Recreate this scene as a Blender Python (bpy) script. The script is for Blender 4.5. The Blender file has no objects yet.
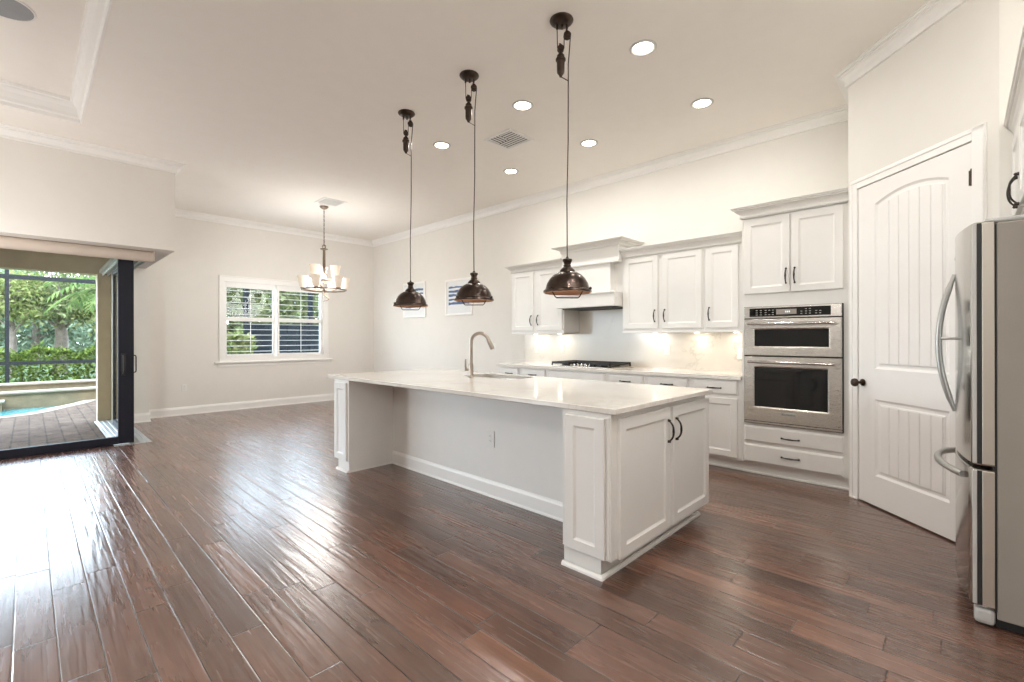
import bpy, bmesh, math, random
from mathutils import Vector, Matrix
random.seed(7)
D = bpy.data
SC = bpy.context.scene
COL = SC.collection
PI = math.pi

# ------------------------------------------------------------------ camera, sky, light, exposure
cam_d = D.cameras.new('camera')
cam = D.objects.new('camera', cam_d)
COL.objects.link(cam)
SC.camera = cam
F_PX = 465.67
cam_d.sensor_width = 36.0
cam_d.lens = F_PX * 36.0 / 1024.0
cam_d.shift_y = (338.22 - 341.0) / 1024.0
cam_d.clip_start = 0.02
cam_d.clip_end = 400
YAW = 0.8036
rz = math.atan2(math.cos(YAW), math.sin(YAW))
cam.matrix_world = (Matrix.Translation((0, 0, 1.28)) @ Matrix.Rotation(rz, 4, 'Z')
                    @ Matrix.Rotation(PI / 2, 4, 'X') @ Matrix.Rotation(-0.0018, 4, 'Z'))

SC.view_settings.view_transform = 'Standard'
SC.view_settings.look = 'None'
SC.view_settings.gamma = 1.0
SC.view_settings.use_curve_mapping = False
SC.view_settings.exposure = 0.25
SC.cycles.use_denoising = True
SC.cycles.max_bounces = 10
SC.cycles.diffuse_bounces = 6
SC.cycles.glossy_bounces = 5
SC.cycles.transparent_max_bounces = 16
SC.cycles.sample_clamp_indirect = 6.0
SC.cycles.caustics_reflective = False
SC.cycles.caustics_refractive = False

W = D.worlds.new('world')
SC.world = W
W.use_nodes = True
wn = W.node_tree.nodes
bg = wn['Background']
SKY_STRENGTH = 11.0
tcw = wn.new('ShaderNodeTexCoord')
sep = wn.new('ShaderNodeSeparateXYZ')
rampw = wn.new('ShaderNodeValToRGB')
rampw.color_ramp.elements[0].position = 0.0
rampw.color_ramp.elements[0].color = (0.80, 0.90, 1.0, 1)
rampw.color_ramp.elements[1].position = 0.8
rampw.color_ramp.elements[1].color = (0.55, 0.74, 1.0, 1)
W.node_tree.links.new(tcw.outputs['Generated'], sep.inputs[0])
W.node_tree.links.new(sep.outputs['Z'], rampw.inputs[0])
W.node_tree.links.new(rampw.outputs[0], bg.inputs['Color'])
bg.inputs['Strength'].default_value = SKY_STRENGTH

sun_d = D.lights.new('sun', 'SUN')
sun_d.energy = 1.2
sun_d.angle = math.radians(8)
sun_d.color = (1.0, 0.95, 0.86)
sun = D.objects.new('sun', sun_d)
COL.objects.link(sun)
sun.rotation_euler = Vector((-0.55, 0.42, -0.80)).to_track_quat('-Z', 'Y').to_euler()


def area(name, loc, direction, sx, sy, power, color, portal=False, shape='RECTANGLE', spread=PI):
    l = D.lights.new(name, 'AREA')
    l.shape = shape
    l.size = sx
    l.size_y = sy
    l.energy = power
    l.color = color
    l.spread = spread
    if portal:
        l.cycles.is_portal = True
    o = D.objects.new(name, l)
    COL.objects.link(o)
    o.location = loc
    o.rotation_euler = Vector(direction).to_track_quat('-Z', 'Y').to_euler()
    return o


# daylight entering through the openings of the house (portals only steer the sky's own light)
area('daylight_portal', (-7.8, -2.2, 1.2), (1, 0, 0), 6.0, 2.2, 1, (1, 1, 1), portal=True)
for nm_, loc_, pw_ in (('added_fill_west', (-6.0, -1.0, 1.5), 95.0), ('added_fill_east', (0.4, 1.85, 2.8), 30.0),
                       ('added_fill_south', (-1.5, -1.2, 2.6), 68.0)):  # added fill lights out of view, no lamps stand there
    glow_d = D.lights.new(nm_, 'POINT')
    glow_d.energy = pw_
    glow_d.color = (1.0, 0.985, 0.96)
    glow_d.shadow_soft_size = 0.18
    glow = D.objects.new(nm_, glow_d)
    COL.objects.link(glow)
    glow.location = loc_
area('daylight_portal', (-9.62, 3.29, 1.6), (1, 0, 0), 1.8, 1.4, 1, (1, 1, 1), portal=True)
CAN_POWER = 15.0
CAN_COLOR = (1.0, 0.985, 0.95)

# ------------------------------------------------------------------ materials


def lin(c):
    c = c / 255.0
    return c / 12.92 if c <= 0.04045 else ((c + 0.055) / 1.055) ** 2.4


def rgb(r, g, b):
    return (lin(r), lin(g), lin(b), 1.0)


class NT:
    """small helper around a material's node tree"""

    def __init__(self, name):
        self.m = D.materials.new(name)
        self.m.use_nodes = True
        self.t = self.m.node_tree
        self.t.nodes.clear()
        self.out = self.n('ShaderNodeOutputMaterial')

    def n(self, typ, **kw):
        nd = self.t.nodes.new(typ)
        for k, v in kw.items():
            setattr(nd, k, v)
        return nd

    def l(self, a, b):
        self.t.links.new(a, b)

    def val(self, sock, v):
        if hasattr(v, 'is_output') or isinstance(v, bpy.types.NodeSocket):
            self.l(v, sock)
        else:
            sock.default_value = v

    def math(self, op, a, b=0.0, c=0.0, clamp=False):
        nd = self.n('ShaderNodeMath', operation=op, use_clamp=clamp)
        self.val(nd.inputs[0], a)
        self.val(nd.inputs[1], b)
        self.val(nd.inputs[2], c)
        return nd.outputs[0]

    def comb(self, x, y, z):
        nd = self.n('ShaderNodeCombineXYZ')
        for i, v in enumerate((x, y, z)):
            self.val(nd.inputs[i], v)
        return nd.outputs[0]

    def noise(self, vec, scale, detail=3, rough=0.55, dist=0.0):
        nd = self.n('ShaderNodeTexNoise')
        self.l(vec, nd.inputs['Vector'])
        nd.inputs['Scale'].default_value = scale
        nd.inputs['Detail'].default_value = detail
        nd.inputs['Roughness'].default_value = rough
        nd.inputs['Distortion'].default_value = dist
        return nd.outputs['Fac']

    def ramp(self, fac, stops):
        nd = self.n('ShaderNodeValToRGB')
        e = nd.color_ramp.elements
        while len(e) < len(stops):
            e.new(0.5)
        for k, (p, c) in enumerate(stops):
            e[k].position = p
            e[k].color = c
        self.l(fac, nd.inputs[0])
        return nd.outputs[0]

    def mapr(self, v, a, b, c, d, smooth=False):
        nd = self.n('ShaderNodeMapRange')
        if smooth:
            nd.interpolation_type = 'SMOOTHSTEP'
        self.l(v, nd.inputs[0])
        for i, x in enumerate((a, b, c, d)):
            nd.inputs[i + 1].default_value = x
        return nd.outputs[0]

    def mixc(self, fac, a, b, blend='MIX'):
        nd = self.n('ShaderNodeMix', data_type='RGBA', blend_type=blend)
        self.val(nd.inputs[0], fac)
        self.val(nd.inputs[6], a)
        self.val(nd.inputs[7], b)
        return nd.outputs[2]

    def bump(self, h, strength, dist):
        nd = self.n('ShaderNodeBump')
        nd.inputs['Strength'].default_value = strength
        nd.inputs['Distance'].default_value = dist
        self.l(h, nd.inputs['Height'])
        return nd.outputs[0]

    def bsdf(self, color=(0.8, 0.8, 0.8, 1), rough=0.5, metal=0.0, normal=None, **kw):
        p = self.n('ShaderNodeBsdfPrincipled')
        self.val(p.inputs['Base Color'], color)
        self.val(p.inputs['Roughness'], rough)
        self.val(p.inputs['Metallic'], metal)
        if normal is not None:
            self.l(normal, p.inputs['Normal'])
        for k, v in kw.items():
            self.val(p.inputs[k.replace('_', ' ')], v)
        self.l(p.outputs[0], self.out.inputs[0])
        return p

    def obj(self):
        return self.n('ShaderNodeTexCoord').outputs['Object']


def simple(name, color, rough=0.5, metal=0.0, var=0.04, nscale=6.0, bump=0.0, bscale=60.0, **kw):
    t = NT(name)
    co = t.obj()
    f = t.noise(co, nscale, 3)
    c0 = tuple(max(0, x * (1 - var)) for x in color[:3]) + (1,)
    c1 = tuple(min(1, x * (1 + var)) for x in color[:3]) + (1,)
    c = t.ramp(f, [(0.3, c0), (0.7, c1)])
    nrm = t.bump(t.noise(co, bscale, 2), 0.25, bump) if bump else None
    t.bsdf(c, rough, metal, nrm, **kw)
    return t.m


M = {}
M['wall'] = simple('wall_paint', (0.785, 0.76, 0.715, 1), 0.75, var=0.01, bump=0.0006, bscale=140)
M['ceil'] = simple('ceiling_paint', (0.85, 0.81, 0.755, 1), 0.85, var=0.01, bump=0.0008, bscale=90)
M['trim'] = simple('trim_paint', (0.88, 0.865, 0.84, 1), 0.38, var=0.01)
M['cab'] = simple('cabinet_paint', (0.80, 0.785, 0.755, 1), 0.36, var=0.012)
M['door'] = simple('door_paint', (0.87, 0.85, 0.825, 1), 0.40, var=0.01)
M['plastic'] = simple('white_plastic', (0.80, 0.79, 0.76, 1), 0.35, var=0.01)
M['slot'] = simple('outlet_slot', (0.05, 0.05, 0.05, 1), 0.5)
M['bronze'] = simple('oil_rubbed_bronze', (0.060, 0.042, 0.032, 1), 0.36, 0.85, var=0.35, nscale=25)
M['bronze_dome'] = simple('aged_bronze_dome', (0.068, 0.050, 0.042, 1), 0.24, 0.92, var=0.35, nscale=14)
M['copper_in'] = simple('copper_lining', (0.62, 0.36, 0.22, 1), 0.38, 0.6, var=0.1)
M['chand'] = simple('brushed_bronze', (0.23, 0.175, 0.13, 1), 0.34, 0.85, var=0.2, nscale=25)
M['pull'] = simple('dark_pull_metal', (0.050, 0.040, 0.034, 1), 0.34, 0.8, var=0.2, nscale=30)
M['nickel'] = simple('brushed_nickel', (0.43, 0.375, 0.32, 1), 0.32, 1.0, var=0.05, nscale=30)
M['darkframe'] = simple('dark_bronze_aluminium', (0.011, 0.012, 0.020, 1), 0.5, 0.0, var=0.1, Specular_IOR_Level=0.25)
M['track'] = simple('bare_aluminium', (0.52, 0.53, 0.52, 1), 0.38, 0.7, var=0.05)
M['shade'] = simple('shade_fabric', (0.56, 0.48, 0.41, 1), 0.9, var=0.03, bump=0.0005, bscale=300)
M['exterior'] = simple('tan_stucco', rgb(178, 164, 138), 0.95, var=0.06, bump=0.003, bscale=120)
M['iron'] = simple('cast_iron', (0.022, 0.021, 0.021, 1), 0.55, 0.2, var=0.2, nscale=30)
M['blackglass'] = simple('black_oven_glass', (0.010, 0.010, 0.010, 1), 0.06, 0.0, var=0.1)
M['fridge_side'] = simple('grey_fridge_side', (0.30, 0.27, 0.235, 1), 0.5, 0.0, var=0.03, bump=0.0006, bscale=240)
M['gasket'] = simple('dark_gasket', (0.02, 0.02, 0.02, 1), 0.6)
M['lightplastic'] = simple('light_grey_plastic', (0.50, 0.49, 0.47, 1), 0.4)
M['art_blue'] = simple('art_blue', rgb(86, 112, 154), 0.8, var=0.3, nscale=9)
M['paper'] = simple('art_paper', (0.78, 0.79, 0.80, 1), 0.8, var=0.02)
M['speaker'] = simple('speaker_grille', (0.30, 0.31, 0.32, 1), 0.7, var=0.05)
M['ventdark'] = simple('vent_shadow', (0.10, 0.10, 0.10, 1), 0.8)
M['concrete'] = simple('pool_coping_stone', rgb(136, 124, 104), 0.85, var=0.08, nscale=3)
M['pooltile'] = simple('pool_wall_tile', rgb(122, 104, 78), 0.6, var=0.25, nscale=4)
M['poolfloor'] = simple('pool_plaster', rgb(120, 196, 196), 0.7, var=0.1, nscale=1)
M['grass'] = simple('lawn_grass', rgb(62, 80, 40), 0.95, var=0.3, nscale=2)
M['trunk'] = simple('tree_bark', rgb(104, 92, 82), 0.95, var=0.3, nscale=8)
M['fencepanel'] = simple('slate_blue_fence', rgb(24, 28, 32), 0.9, Specular_IOR_Level=0.08, var=0.2, nscale=3)
M['cagemetal'] = simple('cage_bronze_metal', rgb(30, 31, 32), 0.7, 0.0, Specular_IOR_Level=0.15)


def stainless(name, base, rough, along):
    t = NT(name)
    co = t.obj()
    mp = t.n('ShaderNodeMapping')
    t.l(co, mp.inputs[0])
    mp.inputs['Scale'].default_value = along
    f = t.noise(mp.outputs[0], 40, 2)
    r = t.mapr(f, 0.3, 0.7, rough * 0.8, rough * 1.25)
    c = t.ramp(f, [(0.3, tuple(x * 0.94 for x in base) + (1,)), (0.7, tuple(base) + (1,))])
    t.bsdf(c, r, 1.0)
    return t.m


M['steel'] = stainless('brushed_stainless', (0.70, 0.66, 0.61), 0.29, (0.6, 12, 12))
M['steel_v'] = stainless('polished_stainless', (0.60, 0.58, 0.55), 0.16, (12, 12, 0.6))
M['satin'] = simple('satin_steel_edge', (0.66, 0.61, 0.54, 1), 0.42, 0.85, var=0.02)
M['grip'] = simple('grey_steel_grip', (0.46, 0.45, 0.43, 1), 0.34, 0.9, var=0.03)
M['chrome'] = stainless('bright_steel', (0.70, 0.68, 0.66), 0.12, (1, 1, 1))


def emissive(name, color, strength):
    t = NT(name)
    e = t.n('ShaderNodeEmission')
    f = t.noise(t.obj(), 20, 1)
    c = t.ramp(f, [(0.2, color), (0.8, color)])
    t.l(c, e.inputs[0])
    e.inputs[1].default_value = strength
    t.l(e.outputs[0], t.out.inputs[0])
    return t.m


M['lamp'] = emissive('lit_lamp_lens', (1.0, 0.90, 0.76, 1), 16.0)
M['bulb'] = emissive('lit_bulb', (1.0, 0.80, 0.55, 1), 5.0)
M['led'] = emissive('display_digits', (0.75, 0.85, 0.95, 1), 1.2)


def frosted():
    t = NT('frosted_glass_shade')
    f = t.noise(t.obj(), 30, 2)
    c = t.ramp(f, [(0.3, (0.60, 0.54, 0.47, 1)), (0.7, (0.66, 0.60, 0.53, 1))])
    p = t.bsdf(c, 0.4)
    p.inputs['Emission Color'].default_value = (1.0, 0.80, 0.62, 1)
    p.inputs['Emission Strength'].default_value = 0.30
    return t.m


M['frost'] = frosted()


def pane():
    t = NT('window_glass')
    tr = t.n('ShaderNodeBsdfTransparent')
    tr.inputs[0].default_value = (0.97, 0.985, 0.98, 1)
    gl = t.n('ShaderNodeBsdfGlossy')
    gl.inputs['Roughness'].default_value = 0.0
    lw = t.n('ShaderNodeLayerWeight')
    lw.inputs[0].default_value = 0.5
    p5 = t.math('POWER', lw.outputs['Facing'], 5.0)
    fac = t.math('MULTIPLY_ADD', p5, 0.9, 0.02)
    mx = t.n('ShaderNodeMixShader')
    t.l(fac, mx.inputs[0])
    t.l(tr.outputs[0], mx.inputs[1])
    t.l(gl.outputs[0], mx.inputs[2])
    t.l(mx.outputs[0], t.out.inputs[0])
    return t.m


M['glass'] = pane()


def water():
    t = NT('pool_water')
    co = t.obj()
    nrm = t.bump(t.noise(co, 4, 1), 0.12, 0.01)
    p = t.bsdf((0.05, 0.20, 0.19, 1), 0.04, 0.0, nrm)
    return t.m


M['water'] = water()


def quartz(name, base, vein, amt, rough, vs=1.3):
    t = NT(name)
    co = t.obj()
    w = t.noise(co, vs, 5, 0.6, 0.6)
    v = t.math('ABSOLUTE', t.math('SUBTRACT', w, 0.5))
    line = t.mapr(v, 0.0, 0.028, 1.0, 0.0, True)
    patch = t.mapr(t.noise(co, 0.9, 2), 0.45, 0.65, 0.0, 1.0, True)
    line = t.math('MULTIPLY', t.math('MULTIPLY', line, patch), amt)
    cl = t.mapr(t.noise(co, 2.2, 4), 0.35, 0.75, 0.0, 0.22)
    c = t.mixc(t.math('ADD', line, cl, clamp=True), base, vein)
    t.bsdf(c, rough)
    return t.m


M['quartz'] = quartz('white_quartz', (0.80, 0.765, 0.715, 1), (0.60, 0.555, 0.49, 1), 0.35, 0.10)
M['splash'] = quartz('veined_quartz_splash', (0.72, 0.68, 0.625, 1), (0.46, 0.42, 0.37, 1), 0.6, 0.16, 2.6)


def wood_floor():
    t = NT('hand_scraped_wood_floor')
    s = t.n('ShaderNodeSeparateXYZ')
    t.l(t.obj(), s.inputs[0])
    x, y = s.outputs[0], s.outputs[1]
    PW, L = 0.13, 1.15
    yy = t.math('DIVIDE', t.math('SUBTRACT', y, 0.211), PW)
    row = t.math('FLOOR', yy)
    fy = t.math('FRACT', yy)
    wn_ = t.n('ShaderNodeTexWhiteNoise', noise_dimensions='1D')
    t.l(row, wn_.inputs['W'])
    rr = wn_.outputs['Value']
    ln = t.math('MULTIPLY_ADD', rr, 0.7, 0.8)
    xx = t.math('DIVIDE', t.math('ADD', x, t.math('MULTIPLY', rr, 37.0)), ln)
    colm = t.math('FLOOR', xx)
    fx = t.math('FRACT', xx)
    w2 = t.n('ShaderNodeTexWhiteNoise', noise_dimensions='2D')
    t.l(t.comb(row, colm, 0.0), w2.inputs['Vector'])
    bid = w2.outputs['Value']
    ey = t.math('MULTIPLY', t.math('MINIMUM', fy, t.math('SUBTRACT', 1.0, fy)), PW)
    ex = t.math('MULTIPLY', t.math('MINIMUM', fx, t.math('SUBTRACT', 1.0, fx)), ln)
    e = t.math('MINIMUM', ex, ey)
    seam = t.mapr(e, 0.0006, 0.0030, 1.0, 0.0, True)
    bevel = t.mapr(e, 0.0, 0.006, 0.0, 1.0, True)
    boff = t.math('MULTIPLY', bid, 61.0)
    gv = t.comb(t.math('ADD', t.math('MULTIPLY', x, 1.6), boff), t.math('MULTIPLY', y, 26.0), boff)
    grain = t.noise(gv, 1.0, 3, 0.5, 0.2)
    fine = t.noise(t.comb(t.math('MULTIPLY', x, 5.0), t.math('MULTIPLY', y, 120.0), boff), 1.0, 3, 0.6)
    blot = t.noise(t.comb(t.math('ADD', x, boff), t.math('MULTIPLY', y, 3.0), boff), 1.7, 3, 0.6)
    base = t.ramp(bid, [(0.0, (0.098, 0.052, 0.037, 1)), (0.3, (0.136, 0.069, 0.048, 1)), (0.55, (0.162, 0.080, 0.054, 1)),
                        (0.8, (0.110, 0.063, 0.047, 1)), (1.0, (0.200, 0.102, 0.068, 1))])
    c = t.mixc(1.0, base, t.ramp(grain, [(0.28, (0.86, 0.85, 0.85, 1)), (0.72, (1.13, 1.12, 1.11, 1))]), 'MULTIPLY')
    c = t.mixc(1.0, c, t.ramp(fine, [(0.3, (0.90, 0.90, 0.90, 1)), (0.7, (1.08, 1.08, 1.08, 1))]), 'MULTIPLY')
    c = t.mixc(1.0, c, t.ramp(blot, [(0.3, (0.74, 0.73, 0.73, 1)), (0.7, (1.22, 1.21, 1.19, 1))]), 'MULTIPLY')
    c = t.mixc(seam, c, (0.02, 0.013, 0.010, 1))
    # hand scraping: long shallow ripples along each board
    sv = t.comb(t.math('ADD', t.math('MULTIPLY', x, 3.2), boff), t.math('MULTIPLY', y, 42.0), boff)
    scr = t.noise(sv, 1.0, 0.5, 0.4, 0.5)
    chat = t.noise(t.comb(t.math('MULTIPLY', x, 16.0), t.math('MULTIPLY', y, 9.0), boff), 1.0, 1, 0.5)
    h = t.math('ADD', t.math('MULTIPLY', scr, 1.0), t.math('MULTIPLY', chat, 0.12))
    h = t.math('ADD', h, t.math('MULTIPLY', bevel, 0.55))
    nrm = t.bump(h, 0.58, 0.0030)
    rough = t.mapr(grain, 0.3, 0.7, 0.22, 0.30)
    p = t.bsdf(c, rough, 0.0, nrm, IOR=1.6, Coat_Weight=0.45, Coat_Roughness=0.20, Coat_IOR=1.6)
    t.l(nrm, p.inputs['Coat Normal'])
    return t.m


M['floor'] = wood_floor()


def pavers():
    t = NT('patio_pavers')
    co = t.obj()
    b = t.n('ShaderNodeTexBrick')
    t.l(co, b.inputs['Vector'])
    b.inputs['Scale'].default_value = 1.0
    b.inputs['Brick Width'].default_value = 0.32
    b.inputs['Row Height'].default_value = 0.16
    b.inputs['Mortar Size'].default_value = 0.010
    b.inputs['Color1'].default_value = rgb(78, 60, 47)
    b.inputs['Color2'].default_value = rgb(104, 85, 70)
    b.inputs['Mortar'].default_value = rgb(36, 28, 22)
    f = t.noise(co, 7, 4)
    c = t.mixc(0.6, b.outputs[0], t.ramp(f, [(0.3, rgb(58, 44, 34)), (0.7, rgb(108, 88, 73))]))
    t.bsdf(c, 0.9, 0.0, t.bump(b.outputs['Fac'], 0.4, -0.004), Specular_IOR_Level=0.1)
    return t.m


M['pavers'] = pavers()


def leaf(name, a, b, c):
    t = NT(name)
    i = t.n('ShaderNodeNewGeometry')
    w = t.n('ShaderNodeTexWhiteNoise', noise_dimensions='1D')
    t.l(i.outputs['Random Per Island'], w.inputs['W'])
    col = t.ramp(w.outputs['Value'], [(0.0, a), (0.5, b), (1.0, c)])
    d = t.n('ShaderNodeBsdfDiffuse')
    t.l(col, d.inputs[0])
    tl = t.n('ShaderNodeBsdfTranslucent')
    t.l(col, tl.inputs[0])
    mx = t.n('ShaderNodeMixShader')
    mx.inputs[0].default_value = 0.35
    t.l(d.outputs[0], mx.inputs[1])
    t.l(tl.outputs[0], mx.inputs[2])
    t.l(mx.outputs[0], t.out.inputs[0])
    return t.m


M['leaf_hedge'] = leaf('hedge_leaves', rgb(50, 66, 26), rgb(88, 104, 42), rgb(134, 146, 70))
M['leaf_tree'] = leaf('tree_leaves', rgb(72, 82, 50), rgb(106, 114, 74), rgb(142, 144, 104))
M['leaf_far'] = leaf('hazy_far_leaves', rgb(92, 110, 92), rgb(120, 136, 112), rgb(146, 156, 130))  # distance haze put into the leaf colour
M['leaf_yellow'] = leaf('yellow_green_leaves', rgb(86, 98, 52), rgb(120, 128, 74), rgb(146, 142, 96))
M['leaf_palm'] = leaf('palm_leaves', rgb(58, 80, 44), rgb(90, 108, 60), rgb(116, 128, 76))

# ------------------------------------------------------------------ mesh building
ORG = {}


class MB:
    """collects shapes in world coordinates (or through matrix T) and links them as ONE mesh object"""

    def __init__(self, T=None):
        self.bm = bmesh.new()
        self.T = T
        self.sm = False

    def verts(self, pts):
        return [self.bm.verts.new(p) for p in pts]

    def face(self, vs):
        try:
            return self.bm.faces.new(vs)
        except ValueError:
            return None

    def box(self, x0, x1, y0, y1, z0, z1, bev=0.0):
        if x0 > x1: x0, x1 = x1, x0
        if y0 > y1: y0, y1 = y1, y0
        if z0 > z1: z0, z1 = z1, z0
        b2 = bmesh.new()
        v = [b2.verts.new(p) for p in ((x0, y0, z0), (x1, y0, z0), (x1, y1, z0), (x0, y1, z0),
                                       (x0, y0, z1), (x1, y0, z1), (x1, y1, z1), (x0, y1, z1))]
        for f in ((0, 3, 2, 1), (4, 5, 6, 7), (0, 1, 5, 4), (1, 2, 6, 5), (2, 3, 7, 6), (3, 0, 4, 7)):
            b2.faces.new([v[i] for i in f])
        if bev > 0:
            bev = min(bev, (x1 - x0) * .45, (y1 - y0) * .45, (z1 - z0) * .45)
            bmesh.ops.bevel(b2, geom=b2.edges[:], offset=bev, segments=2, profile=0.5, affect='EDGES')
        self.add(b2)

    def add(self, b2):
        mp = {}
        for v in b2.verts:
            mp[v] = self.bm.verts.new(v.co)
        for f in b2.faces:
            self.face([mp[v] for v in f.verts])
        b2.free()

    def loops(self, loops, cap0=True, cap1=True, closed=True):
        """skin a list of equally long point loops"""
        L = [self.verts(l) for l in loops]
        n = len(L[0])
        for a, b in zip(L[:-1], L[1:]):
            for i in range(n if closed else n - 1):
                j = (i + 1) % n
                self.face((a[i], a[j], b[j], b[i]))
        if cap0: self.face(L[0][::-1])
        if cap1: self.face(L[-1])

    def prism(self, poly, z0, z1):
        self.loops([[(x, y, z0) for x, y in poly], [(x, y, z1) for x, y in poly]])

    def prism_y(self, poly, y0, y1):
        self.loops([[(x, y0, z) for x, z in poly], [(x, y1, z) for x, z in poly]])

    def prism_x(self, poly, x0, x1):
        self.loops([[(x0, y, z) for y, z in poly], [(x1, y, z) for y, z in poly]])

    def lathe(self, prof, c, n=24, axis='Z', cap0=False, cap1=False):
        L = []
        for r, h in prof:
            ring = []
            for k in range(n):
                a = 2 * PI * k / n
                u, v = r * math.cos(a), r * math.sin(a)
                p = {'Z': (u, v, h), 'Y': (u, h, v), 'X': (h, u, v)}[axis]
                ring.append((c[0] + p[0], c[1] + p[1], c[2] + p[2]))
            L.append(ring)
        self.loops(L, cap0, cap1)
        self.sm = True

    def cyl(self, c, r, h0, h1, n=20, axis='Z'):
        self.lathe([(r, h0), (r, h1)], c, n, axis, True, True)

    def ball(self, c, r, n=12, sz=1.0):
        prof = [(max(1e-4, r * math.sin(PI * k / 8)), -r * sz * math.cos(PI * k / 8)) for k in range(9)]
        self.lathe(prof, c, n, 'Z', True, True)

    def tube(self, pts, r, n=8, closed=False, rs=None):
        P = [Vector(p) for p in pts]
        m = len(P)
        rings = []
        up = Vector((0, 0, 1))
        prev = None
        for i in range(m):
            if closed:
                d = P[(i + 1) % m] - P[i - 1]
            else:
                d = P[min(i + 1, m - 1)] - P[max(i - 1, 0)]
            d.normalize()
            if prev is None:
                a = d.cross(up)
                if a.length < 0.05: a = d.cross(Vector((1, 0, 0)))
            else:
                a = prev - d * prev.dot(d)
            a.normalize()
            prev = a
            b = d.cross(a)
            rr = rs[i] if rs else r
            rings.append([P[i] + (a * math.cos(2 * PI * k / n) + b * math.sin(2 * PI * k / n)) * rr for k in range(n)])
        if closed:
            rings.append(rings[0])
            self.loops(rings, False, False)
        else:
            self.loops(rings)
        self.sm = True

    def sweep(self, path, prof, closed=False):
        """profile (out, z) carried along a plan polyline; 'out' points to the right of travel, mitred corners"""
        n = len(path)
        rings = []
        for i in range(n):
            def dirn(a, b):
                v = Vector((path[b][0] - path[a][0], path[b][1] - path[a][1]))
                return v.normalized()
            if closed:
                d0, d1 = dirn(i - 1, i), dirn(i, (i + 1) % n)
            else:
                d0 = dirn(i - 1, i) if i > 0 else dirn(i, i + 1)
                d1 = dirn(i, i + 1) if i < n - 1 else d0
            n0 = Vector((d0.y, -d0.x))
            n1 = Vector((d1.y, -d1.x))
            m_ = (n0 + n1)
            m_ = m_ / max(0.15, m_.length_squared / 2.0) if m_.length > 1e-6 else n0
            rings.append([(path[i][0] + m_.x * o, path[i][1] + m_.y * o, z) for o, z in prof])
        if closed:
            rings.append(rings[0])
            self.loops(rings, False, False)
        else:
            self.loops(rings)

    def panel(self, x0, x1, z0, z1, yf, th, fw=0.058, depth=0.009):
        """cabinet door / drawer front facing -y: eased edge, frame, sloped moulding, recessed centre"""
        def rect(i, y):
            return [(x0 + i, y, z0 + i), (x1 - i, y, z0 + i), (x1 - i, y, z1 - i), (x0 + i, y, z1 - i)]
        L = [rect(0, yf + th), rect(0, yf + .003), rect(.003, yf)]
        if fw:
            L += [rect(fw, yf), rect(fw + .004, yf + depth * .45), rect(fw + .014, yf + depth)]
        self.loops(L)

    def slab(self, x0, x1, z0, z1, yf, th):
        """drawer front with a routed edge"""
        def rect(i, y):
            return [(x0 + i, y, z0 + i), (x1 - i, y, z0 + i), (x1 - i, y, z1 - i), (x0 + i, y, z1 - i)]
        self.loops([rect(0, yf + th), rect(0, yf + .008), rect(.010, yf + .002), rect(.014, yf)])

    def build(self, name, mat, parent=None, smooth=None):
        if self.T is not None:
            bmesh.ops.transform(self.bm, matrix=self.T, verts=self.bm.verts[:])
        org = ORG.get(parent, Vector((0, 0, 0))) if parent is not None else Vector((0, 0, 0))
        bmesh.ops.recalc_face_normals(self.bm, faces=self.bm.faces[:])
        if parent is None:
            zs = [v.co.z for v in self.bm.verts]
            xs = [v.co.x for v in self.bm.verts]
            ys = [v.co.y for v in self.bm.verts]
            if name not in KEEP_ORIGIN:
                org = Vector(((min(xs) + max(xs)) / 2, (min(ys) + max(ys)) / 2, min(zs)))
        bmesh.ops.translate(self.bm, vec=-org, verts=self.bm.verts[:])
        me = D.meshes.new(name)
        self.bm.to_mesh(me)
        self.bm.free()
        if isinstance(mat, str): mat = M[mat]
        me.materials.append(mat)
        sm = self.sm if smooth is None else smooth
        if sm:
            me.polygons.foreach_set('use_smooth', [True] * len(me.polygons))
            try:
                me.set_sharp_from_angle(angle=math.radians(40))
            except Exception:
                pass
        o = D.objects.new(name, me)
        COL.objects.link(o)
        if parent is not None:
            o.parent = parent
            ORG[o] = org
        else:
            o.location = org
            ORG[o] = org
        return o


KEEP_ORIGIN = {'floor', 'patio', 'ground', 'pool_water'}


def tag(o, label, cat=None, group=None):
    o['label'] = label
    if cat: o['category'] = cat
    if group: o['group'] = group
    return o


def struct(o, label=None):
    o['kind'] = 'structure'
    if label: o['label'] = label
    return o


def thing(name, label, cat, loc, group=None):
    o = D.objects.new(name, None)
    COL.objects.link(o)
    o.location = loc
    o.empty_display_size = 0.1
    ORG[o] = Vector(loc)
    return tag(o, label, cat, group)


def dup(root, loc, label, rot=None):
    """copy of a thing with copies of its parts and sub-parts (meshes shared)"""
    def rec(o, par):
        c = o.copy()
        COL.objects.link(c)
        c.parent = par
        for ch in list(o.children):
            rec(ch, c)
        return c
    r = rec(root, None)
    r.location = loc
    if rot is not None: r.rotation_euler = (0, 0, rot)
    r['label'] = label
    return r


def pull_pts(c, L, out, axis='Z', bow=1.0):
    """arched pull along axis, standing off towards -y from point c on the surface"""
    pts = []
    for k in range(13):
        t = -1 + 2 * k / 12.0
        s = t * L / 2
        d = out * (1 - abs(t) ** 3.0) * bow + 0.004
        p = (c[0], c[1] - d, c[2] + s) if axis == 'Z' else (c[0] + s, c[1] - d, c[2])
        pts.append(p)
    return pts


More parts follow.
